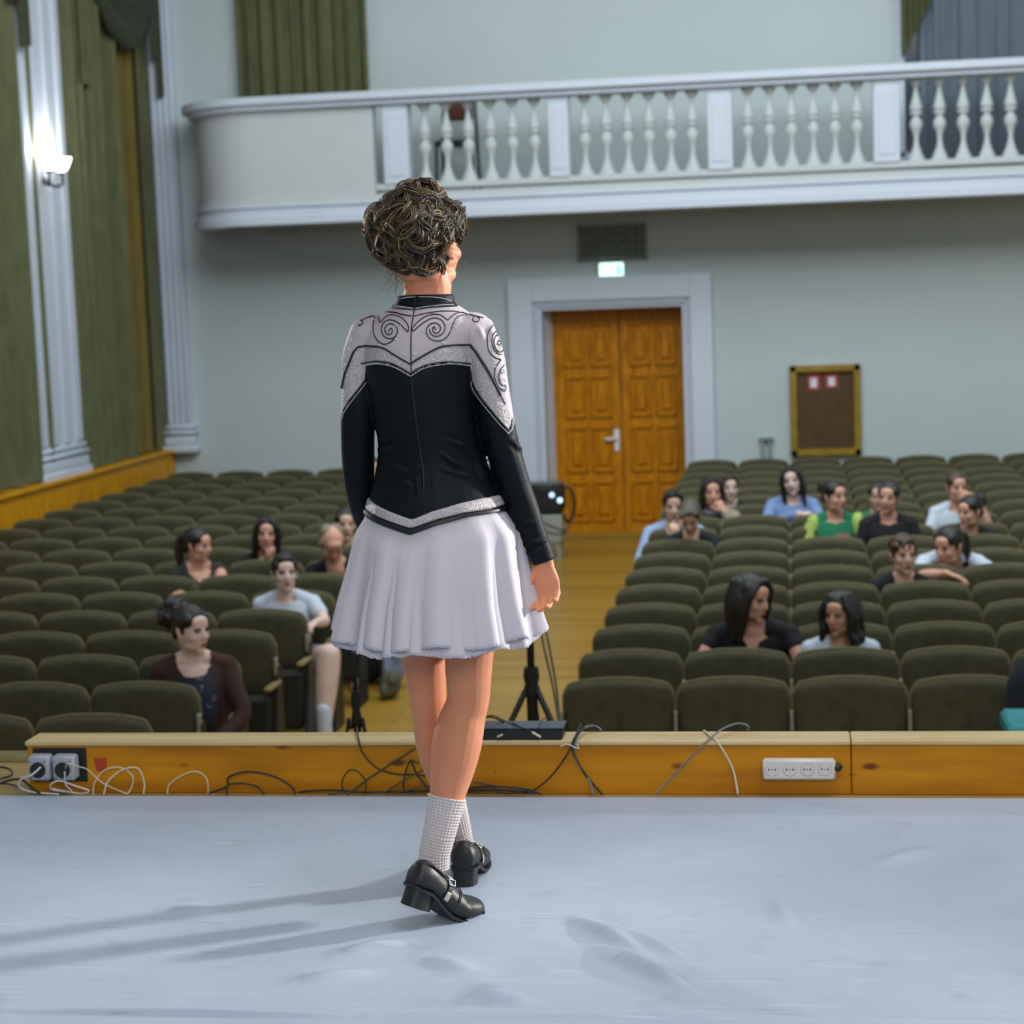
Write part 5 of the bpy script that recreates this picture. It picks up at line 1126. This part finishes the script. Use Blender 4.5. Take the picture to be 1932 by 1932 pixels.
drape(blk, curve2([(892, 722), (904, 746), (925, 772), (944, 795), (960, 812)]), .0026); drape(blk, [(960, 812), (965, 803), (966, 792)], .002)
drape(wht, curve2([(889, 720), (890, 730), (900, 748), (922, 776), (942, 800), (959, 818)]), .0016); drape(wht, [(959, 818), (965, 811), (969, 798), (968, 785)], .0016)
drape(blk, curve2([(689, 717), (674, 737), (658, 757), (648, 774)]), .0022); drape(wht, curve2([(691, 721), (676, 741), (660, 762), (649, 779), (645, 792)]), .0015)
# zip line
drape(blk, [(784, 557), (783, 577), (780, 595), (776, 619), (775.5, 650), (775.5, 686), (776, 706)], .0019)
# collar lines
drape(wht, curve2([(744, 577), (762, 579.5), (778, 581.5)]), .0014); drape(wht, curve2([(785, 581.5), (810, 578), (835, 575.5), (855, 575)]), .0014)
drape(blk, curve2([(733, 580), (755, 582.5), (779, 584.5)]), .0016); drape(blk, curve2([(783, 584.5), (815, 580), (862, 578)]), .0016)
drape(blk, curve2([(722, 588), (745, 590), (760, 594), (776, 596.5)]), .0016); drape(blk, curve2([(780, 597), (805, 591), (835, 587), (865, 588)]), .0016)
drape(wht, curve2([(757, 563.5), (770, 561), (785, 560)]), .0012); drape(wht, curve2([(790, 560), (815, 560.5), (838, 563.5), (850, 568)]), .0012)
# scrolls
def spiral(cx, cy, r0, r1, a0, turns, cw=1, sq=1.0, n=44):
    return [(cx+(r0+(r1-r0)*t)*math.cos(a0+cw*2*PI*turns*t), cy+sq*(r0+(r1-r0)*t)*math.sin(a0+cw*2*PI*turns*t)) for t in np.linspace(0, 1, n)]
S = [  # left
 z6([(622, 1300), (632, 1322), (622, 1348), (598, 1355), (575, 1338), (568, 1308), (580, 1280), (608, 1264), (642, 1270), (668, 1295), (674, 1330), (660, 1365), (628, 1386), (590, 1386), (555, 1362), (540, 1322), (545, 1280), (565, 1248), (600, 1232), (645, 1236), (690, 1262), (730, 1300), (760, 1330), (766, 1312), (762, 1272), (720, 1220), (668, 1194), (618, 1188), (578, 1202), (548, 1232), (528, 1252), (518, 1225), (508, 1192)]),
 z6([(622, 1300), (606, 1310), (600, 1330)]),
 z6([(478, 1205), (470, 1260), (470, 1320), (482, 1370), (510, 1410), (550, 1434), (592, 1430), (630, 1408), (660, 1372)]),
 z6([(340, 1270), (352, 1278), (372, 1268), (380, 1245), (372, 1230), (362, 1240), (385, 1225), (430, 1208), (470, 1195)]),
 # right
 z6([(985, 1288), (972, 1302), (978, 1330), (1000, 1342), (1026, 1332), (1038, 1300), (1026, 1272), (996, 1256), (960, 1262), (930, 1286), (918, 1322), (928, 1362), (958, 1394), (1005, 1408), (1052, 1400), (1090, 1375), (1118, 1335), (1135, 1290), (1150, 1250), (1172, 1215), (1205, 1194), (1250, 1186), (1300, 1190), (1322, 1200), (1312, 1222), (1318, 1240), (1345, 1246), (1366, 1234), (1366, 1214), (1348, 1206)]),
 z6([(985, 1288), (992, 1300), (998, 1312)]),
 z6([(945, 1310), (960, 1350), (992, 1368), (1030, 1362), (1062, 1335), (1076, 1298), (1068, 1258), (1040, 1228), (1000, 1214), (960, 1218), (915, 1240), (860, 1280), (810, 1324), (802, 1300), (845, 1248), (900, 1208), (950, 1188), (1000, 1182), (1045, 1192), (1078, 1215), (1098, 1230), (1120, 1210), (1150, 1188), (1190, 1168), (1230, 1168), (1275, 1185)]),
 z6([(1300, 1188), (1350, 1200), (1400, 1212)])]
def z8(p): return [(860+x/6.44, 560+y/6.44) for x, y in p]
S += [z8([(448, 350), (410, 400), (388, 460), (384, 530), (388, 600), (405, 660), (440, 710), (490, 745), (545, 765), (515, 810), (480, 870), (470, 940), (480, 1010), (505, 1070), (545, 1120), (590, 1145), (608, 1120), (604, 1080), (590, 1075)]),
      z8([(525, 430), (500, 418), (465, 440), (444, 490), (440, 550), (452, 610), (480, 660), (520, 695), (556, 700)]),
      z8([(540, 475), (505, 465), (475, 490), (464, 540), (472, 600), (500, 650), (540, 672), (570, 650)]),
      z8([(505, 580), (512, 545), (535, 540), (545, 560), (530, 585), (510, 580)]),
      z8([(585, 830), (550, 880), (530, 930), (522, 980), (535, 1040), (570, 1080)])]
sc_ = MB()
for s_ in S: drape(sc_, curve2(s_, 4), .00165, step=1.8)
for nm, mbx, mm_ in (('velvet_piping', blk, m_cord), ('white_piping', wht, m_wcord), ('scroll_cording', sc_, m_cord)):
    put(nm, loc(mbx.mesh(nm)), mm_, bod)
st = MB(); rnd = random.Random(1)
for x, y, n, sp in ((752, 622, 7, 7), (750, 638, 4, 4), (803, 628, 7, 7), (716, 652, 2, 2), (835, 646, 3, 3), (763, 668, 4, 3), (784, 668, 4, 3), (865, 606, 6, 7), (878, 598, 5, 6), (860, 617, 4, 4), (702, 602, 4, 4), (698, 612, 3, 4), (930, 678, 4, 4), (932, 690, 5, 4), (944, 640, 6, 5), (946, 655, 5, 5), (950, 700, 7, 4), (948, 715, 7, 5), (951, 730, 5, 4), (651, 690, 7, 5), (649, 705, 6, 6), (660, 640, 5, 5), (649, 672, 4, 4), (655, 655, 4, 4)):
    for _ in range(n):
        h = hit(x+rnd.uniform(-sp, sp), y+rnd.uniform(-sp, sp))
        if h: st.ell(h[0]+h[1]*.001, .0019, seg=6)
so = put('rhinestones', loc(st.mesh('rhinestones', False)), m_stone, bod); so['kind'] = 'stuff'
zp = MB(); drape(zp, [(776, 708), (779, 740), (786, 800), (793, 850), (799, 890), (800, 935)], .0011, off=.0004)
put('zip', loc(zp.mesh('zip')), mat('dark_zip', (38, 60, 70), .4), bod)

# ---- belt bands and skirt
BT = [(690, 932), (698, 935), (745, 951), (797, 967.7), (833, 953.5), (884, 941), (923, 935.5), (945, 935)]
BM = [(690, 953), (755, 973), (795, 985), (840, 970), (884, 961), (948, 956)]
BL = [(685, 960), (750, 982), (794, 996.5), (840, 979), (897, 965), (955, 964)]
def bandsurf(tabA, tabB, off, mt, nm, n=120):
    rows = []
    for k in range(n):
        th = 2*PI*k/n; c = tsurf(th, G(800, 955)[2]); x = px((c[0], YG, c[2]))[0]
        rows.append((th, G(800, interp(tabA, x))[2], G(800, interp(tabB, x))[2]))
    def fn(u, v): k = int(round(u*n)) % n; th, za, zb = rows[k]; o_ = off*(1 if v not in (0., 1.) else .0); return tsurf(th, za+(zb-za)*v, o_+.002)-ORG
    o = MB().grid(fn, n, 8, closed=True); return o.build(nm, mt, root, smooth=True)
bandsurf(BT, BM, .007, m_silver, 'silver_belt'); bandsurf(BM, BL, .009, m_cord, 'black_belt_edge')
SL = [(962, 688), (985, 672), (1009, 663), (1076, 645), (1130, 628), (1190, 613)]; SR = [(962, 958), (985, 976), (1009, 986), (1076, 996), (1130, 1006), (1190, 1022)]
def skirt(seed, off, hem, nm, amp, npl):
    rn = random.Random(seed); N = 720; jag = [rn.uniform(-1, 1) for _ in range(N)]; a_, b_, c_ = (rn.uniform(0, 6) for _ in range(3))
    def fold(th):
        w = math.cos(npl*th+1.1*math.sin(3*th+a_)+.8*math.sin(5*th+b_)); return (math.copysign(abs(w)**.75, w)*.8+.25*math.cos(npl*1.5*round(1)*th+c_) if npl % 2 == 0 else w)*(.75+.35*math.sin(2*th+c_))
    F1 = [fold(2*PI*k/N) for k in range(N)]
    def fn(u, v):
        k = int(round(u*N)) % N; th = 2*PI*k/N
        xt = px(tsurf(th, G(800, 970)[2])*(1, 0, 1)+(0, YG, 0))[0]; zt = G(800, interp(BL, xt)-4)[2]
        zh = G(828, hem)[2]+.005*math.sin(th*7+seed)+.006*F1[k]
        z = zt+(zh-zt)*v; jz = .0020*jag[k] if v > .99 else 0; y = 962+(1190-962)*max(0, (G(800, 962)[2]-z)/(G(800, 962)[2]-G(800, 1190)[2]))
        l, r_ = interp(SL, y), interp(SR, y)+(0 if y < 1190 else (y-1190)*.25)
        if y > 1190: l -= (y-1190)*.2
        rx = (r_-l)/2*K*(1-off)-.012*v; cx = G((l+r_)/2, 1000)[0]; ry = .118+.085*v**.8-off*.1
        f = F1[k]*amp*(.12+v)**1.15
        if v < .03: p = tsurf(th, z, .003); return p-ORG
        q = np.array([cx+(rx+f)*math.cos(th), YG-(ry+f)*math.sin(th), z+jz])
        if v < .2: w = (v/.2); w = w*w*(3-2*w); q = tsurf(th, z, .006+.3*f)*(1-w)+q*w
        return q-ORG
    o = MB().grid(fn, N, 30, closed=True); ob = o.build(nm, m_skirt, root, smooth=True)
    md = ob.modifiers.new('s', 'SOLIDIFY'); md.thickness = .0012; return ob
skirt(4, 0, 1196, 'skirt', .019, 14)
u_ = skirt(9, .05, 1210, 'underskirt', .015, 16)

# ---- socks with popcorn knit
def sock(nodes, y0, y1, add, nm):
    pts = [(y, x, dy, r) for x, y, dy, r in nodes]
    rows_ = 150; seg = 168; rg = []; tab = pts
    P0 = [lerp_tab(tab, y) for y in np.linspace(y0, y1, rows_)]; ys_ = np.linspace(y0, y1, rows_); cen = [G(a, y, dy) for (a, dy, r), y in zip(P0, ys_)]
    for i, (a, dy, r) in enumerate(P0):
        T = nrm(cen[min(i+1, rows_-1)]-cen[max(0, i-1)]); u = nrm(np.array((1, 0, 0))-T*T[0]); w = np.cross(T, u); ring = []
        s_ = (ys_[i]-y0)/(y1-y0); L_ = (y1-y0)*K; nr = round(L_/.0066)
        for k in range(seg):
            ph = 2*PI*k/seg; bmp = abs(math.sin(ph*14))**.7*abs(math.sin(PI*nr*s_))**.7
            rr = r*K*.92+add+.0036*bmp+(.001 if s_ < .02 else 0)
            ring.append(cen[i]+(u*math.cos(ph)+w*math.sin(ph))*rr-ORG)
        rg.append(ring)
    return MB().rings(rg).build(nm, m_sock, root, smooth=True)
# tilt is small, so the cuff is cut level
sock(RB, 1503, 1640, .0045, 'sock'); sock(LB, 1508, 1625, .0040, 'sock')

# ---- shoes
def shoe(heel, fwd, pitch, nm, s=1.0, flip=1, strap=True):
    """heel: world point under the heel; fwd: horizontal direction; the ball rests on the floor"""
    f = nrm((fwd[0], fwd[1], 0)); rt = np.cross(f, (0, 0, 1.)); up = np.array((0, 0, 1.)); a = R(pitch); ball = .150*s; hh = .034*s
    fb = f*math.cos(a)-up*math.sin(a); ub = up*math.cos(a)+f*math.sin(a)     # rear part frame
    org = np.array(heel, float)
    def W_(x, y, z):
        """x forward, y right, z up, bent at the ball"""
        x *= s; y *= s; z *= s
        if x <= ball: return org+fb*x+rt*y+ub*z-ORG
        t_ = x-ball; k = min(1, t_/(.03*s)); ang = a*(1-k*.93); p = org+fb*ball+(f*math.cos((a+ang)/2)-up*math.sin((a+ang)/2))*min(t_, .03*s)
        f3 = f*math.cos(ang)-up*math.sin(ang); u3 = up*math.cos(ang)+f*math.sin(ang)
        return p+f3*max(0, t_-.03*s)+rt*y+u3*z-ORG
    # sections: x, half width, sole z, top z, roundness
    SEC = [(-.006, .012, .050, .072), (.0, .027, .046, .104), (.02, .034, .044, .115), (.045, .0355, .042, .110), (.07, .0355, .032, .099), (.095, .037, .018, .087), (.12, .041, .006, .077), (.15, .0445, .002, .068), (.175, .0455, .002, .060), (.2, .043, .003, .054), (.22, .037, .004, .047), (.235, .027, .006, .038), (.243, .012, .011, .027)]
    rg = []
    for x, w, z0, z1 in [tuple(v) for v in smooth_path([np.array(q) for q in SEC], 4)]:
        ring = []
        for k in range(28):
            t_ = 2*PI*k/28; c_, s__ = math.cos(t_), math.sin(t_)
            yy = w*math.copysign(abs(c_)**.8, c_); zz = (z0+z1)/2+(z1-z0)/2*math.copysign(abs(s__)**(.55 if s__ < 0 else .9), s__)
            if s__ > 0: yy *= 1-.22*s__
            ring.append(W_(x, yy, zz))
        rg.append(ring)
    up_ = MB().rings(rg); su = up_.build(nm, m_leather, root, smooth=True)
    # collar of the shoe around the ankle
    so_ = MB(); n = 26
    pts_o = []
    for i in range(n):
        t_ = PI*i/(n-1); pts_o.append((x_ := .10-.104*math.sin(t_)**.8 if False else 0, 0))
    # sole
    pl = [(q[0], q[1]) for q in smooth_path([np.array(v[:2]) for v in SEC], 4)]
    def solez(x): return interp([(q[0], q[2]) for q in SEC], x)
    R_ = []
    for x, w in pl: R_.append([W_(x, w*1.04, solez(x)+.004), W_(x, w*1.04, solez(x)-.004), W_(x, -w*1.04, solez(x)-.004), W_(x, -w*1.04, solez(x)+.004)])
    MB().rings(R_).build('sole', m_leather, su)
    # heel block
    hb = []
    for z_, g in ((.046, 1.0), (.022, .96), (.0, .97)):
        ring = []
        for k in range(20):
            t_ = 2*PI*k/20; c_, s__ = math.cos(t_), math.sin(t_); xx = .032+.034*g*c_ if c_ < 0 else .032+.034*g*min(1, c_*1.25); ring.append(W_(xx, .033*g*math.copysign(abs(s__)**.7, s__), z_))
        hb.append(ring)
    hbk = MB().rings(hb).build('heel', m_leather, su, auto=40)
    MB().rings([[W_(.032+.03*math.cos(2*PI*k/18), .029*math.sin(2*PI*k/18), z_) for k in range(18)] for z_ in (-.001, .002)]).build('heel_tip', m_sole, hbk)
    # padded top line, hugging the sock
    tl = []
    for k in range(25):
        t_ = 2*PI*k/24; xx_ = .048+.048*math.cos(t_); tl.append(W_(xx_, .027*math.sin(t_), interp([(q[0], q[3]) for q in SEC], xx_)-.003-.004*abs(math.sin(t_))))
    MB().sweep(tl, .003*s, 7, caps=False).build('collar_edge', m_leather, su, smooth=True)
    # toe seam
    MB().sweep([W_(.125+.012*math.cos(t_), .0435*math.sin(t_), .040+.036*math.cos(t_)) for t_ in np.linspace(-1.45, 1.45, 17)], .0018*s, 6).build('toe_seam', m_leather, su, smooth=True)
    if strap:
        def arc(t_, g=0): return W_(.088+.012*math.cos(t_), (.0375+g)*math.copysign(abs(math.sin(t_))**.85, math.sin(t_)), .047+(.044+g)*math.cos(t_))
        MB().sweep([arc(t_, .001) for t_ in np.linspace(-1.75, 1.75, 25)], [(.0075*s, .002*s)]*25, 8, ref=fb).build('strap', m_leather, su, smooth=True)
        for t0, t1, m__, n_ in ((1.32, 1.78, m_tag, 'strap_patch'), (.05, .42, m_tag, 'strap_patch')):
            MB().sweep([arc(flip*t_, .003) for t_ in np.linspace(t0, t1, 7)], [(.0078*s, .0018*s)]*7, 6, ref=fb, round_=False).build(n_, m__, su, smooth=True)
        bk = []
        for t_, dx in ((.55, -.009), (.55, .009), (.92, .009), (.92, -.009), (.55, -.009)):
            bk.append(arc(flip*t_, .0055)+fb*dx*s)
        MB().sweep([q for a_, b2 in zip(bk, bk[1:]) for q in (a_, a_*.5+b2*.5)]+[bk[-1]], .0014*s, 6).build('buckle', m_chrome, su, smooth=True)
    return su
# near foot: ball on the floor, heel lifted
ballp = P(850, 1732, z=.0); fd = nrm((.69, .72, 0)); pt = 26; sS = .93
hl = ballp-(fd*math.cos(R(pt))-np.array((0, 0, 1))*math.sin(R(pt)))*.150*sS; 
shoe(hl, fd, pt, 'shoe', sS, flip=1)
h2 = P(875, 1674, z=0.0); shoe(h2+np.array((0, .0, 0)), nrm((-.02, .99, 0)), 0, 'shoe', sS, flip=1)

# ---- hair
hb = MB()
def EH(x, y, dy, rx, ry, rz, a=0): hb.ell(G(x, y, dy), (rx*K, ry, rz*K), rotm(0, 0, a), 20)
EH(785, 428, -.01, 70, .085, 66); EH(795, 390, 0, 46, .06, 40); EH(778, 462, -.045, 62, .055, 42); EH(800, 470, -.02, 55, .06, 48); EH(725, 435, .0, 24, .05, 44); EH(838, 420, .0, 26, .06, 46); EH(795, 486, -.02, 38, .045, 34); EH(814, 450, -.02, 22, .06, 44); EH(792, 440, -.03, 60, .095, 58); EH(795, 466, -.01, 55, .09, 62); EH(788, 491, -.035, 39, .05, 35); EH(765, 480, -.03, 30, .06, 36); EH(764, 490, -.033, 25, .062, 27)
me = remesh(hb, .005, 4); HV = BVHTree.FromPolygons([v.co for v in me.vertices], [p.vertices for p in me.polygons])
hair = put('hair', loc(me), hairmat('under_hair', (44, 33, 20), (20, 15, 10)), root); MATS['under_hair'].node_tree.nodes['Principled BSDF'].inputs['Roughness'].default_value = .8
rnd = random.Random(12); HCn = G(785, 430)
locks = [MB(), MB()]
def surf_pt(p):
    q = HV.find_nearest(Vector(p)); return np.array(q[0]), np.array(q[1])
def lock(p, t, L_, turn, w, lift, ns=6):
    """a bundle of strands following the hair mass: starts at p, heads along t, curling by turn"""
    pts = []; q, n = surf_pt(p); d = nrm(t-n*(t @ n)); N_ = 12
    for i in range(N_+1):
        ex, ey = px(q)
        if len(pts) > 2 and (ey > 522-abs(ex-788)*.35 or (ex > 838 and ey > 455)): break
        f = i/N_; pts.append((q+n*(lift*math.sin(PI*min(1, f*1.1+.08))), n, d)); a = turn/N_
        d = d*math.cos(a)+np.cross(n, d)*math.sin(a); q2, n = surf_pt(q+d*L_/N_); d = nrm(d-n*(d @ n)); q = q2
    for s_ in range(ns):
        ph = rnd.uniform(0, 2*PI); rr = rnd.uniform(.25, 1)*w; path = []
        for i, (q, n, d) in enumerate(pts):
            f = i/N_; u = np.cross(n, d); tw = ph+f*2.2; e = (.45+.55*math.sin(PI*f)); path.append(q+(u*math.cos(tw)*rr+n*(math.sin(tw)*rr*.7+w*.3))*e)
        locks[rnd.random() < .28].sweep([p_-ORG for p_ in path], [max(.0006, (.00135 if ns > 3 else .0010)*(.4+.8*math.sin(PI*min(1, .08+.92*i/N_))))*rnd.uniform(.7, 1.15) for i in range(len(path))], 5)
for k in range(185):
    a = rnd.uniform(0, 2*PI); z_ = rnd.uniform(-.75, 1); rr = math.sqrt(max(0, 1-z_*z_)); p = HCn+np.array((rr*math.cos(a)*.09, -abs(rr*math.sin(a))*.1 if rnd.random() < .8 else rr*.09, z_*.09))
    qx, qy = px(p)
    if (qx > 834 and qy > 447) or qy > 498: continue
    lock(p, np.array((rnd.uniform(-1, 1), rnd.uniform(-.5, .5), rnd.uniform(-1, .9))), rnd.uniform(.06, .13), rnd.choice((-1, 1))*rnd.choice((rnd.uniform(.3, 2.2), rnd.uniform(2.5, 5.5))), rnd.uniform(.008, .014), rnd.uniform(.003, .013), 15)
# hair swept up from the nape
for k in range(60):
    x = rnd.uniform(748, 832); p = G(x, 528-abs(x-800)*.25, -.05); lock(p, np.array(((790-x)*.002, 0, 1)), rnd.uniform(.04, .075), rnd.uniform(-.5, .5), .003, .001, 4)
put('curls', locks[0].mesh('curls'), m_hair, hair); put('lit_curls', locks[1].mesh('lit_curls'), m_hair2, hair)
wp = MB()
for k in range(130):
    side = rnd.random()
    if side < .4: x0_, y0_ = rnd.uniform(722, 775), rnd.uniform(470, 530)
    elif side < .7: x0_, y0_ = rnd.uniform(835, 858), rnd.uniform(400, 500)
    else: a = rnd.uniform(PI, 2*PI); x0_, y0_ = 785+68*math.cos(a), 425+66*math.sin(a)
    p = G(x0_, y0_, rnd.uniform(-.06, .03)); dr = nrm((x0_-790, rnd.uniform(-30, 30), (440-y0_)-(35 if side < .4 else 0))); L_ = rnd.uniform(.012, .035); c1 = np.array((rnd.uniform(-1, 1), rnd.uniform(-1, 1), rnd.uniform(-1.4, .6)))*.008
    wp.sweep([p-dr*.012-ORG, p+dr*L_*.5+c1*.6-ORG, p+dr*L_+c1*2-ORG], [.00035, .0003, .0002], 4, smooth=3, round_=False)
for k in range(40):
    x0_ = rnd.uniform(738, 762) if k < 28 else rnd.uniform(770, 840); p = G(x0_+rnd.uniform(-4, 4), rnd.uniform(490, 520), -.03); wp.sweep([p-ORG, p+(rnd.uniform(-.012, .01), -.004, -.02)-ORG, p+(rnd.uniform(-.02, .016), -.006, -rnd.uniform(.03, .055))-ORG], [.0004, .00035, .0002], 4, smooth=3, round_=False)
wo_ = put('loose_strands', wp.mesh('loose_strands'), m_hair2, hair); wo_['kind'] = 'stuff'
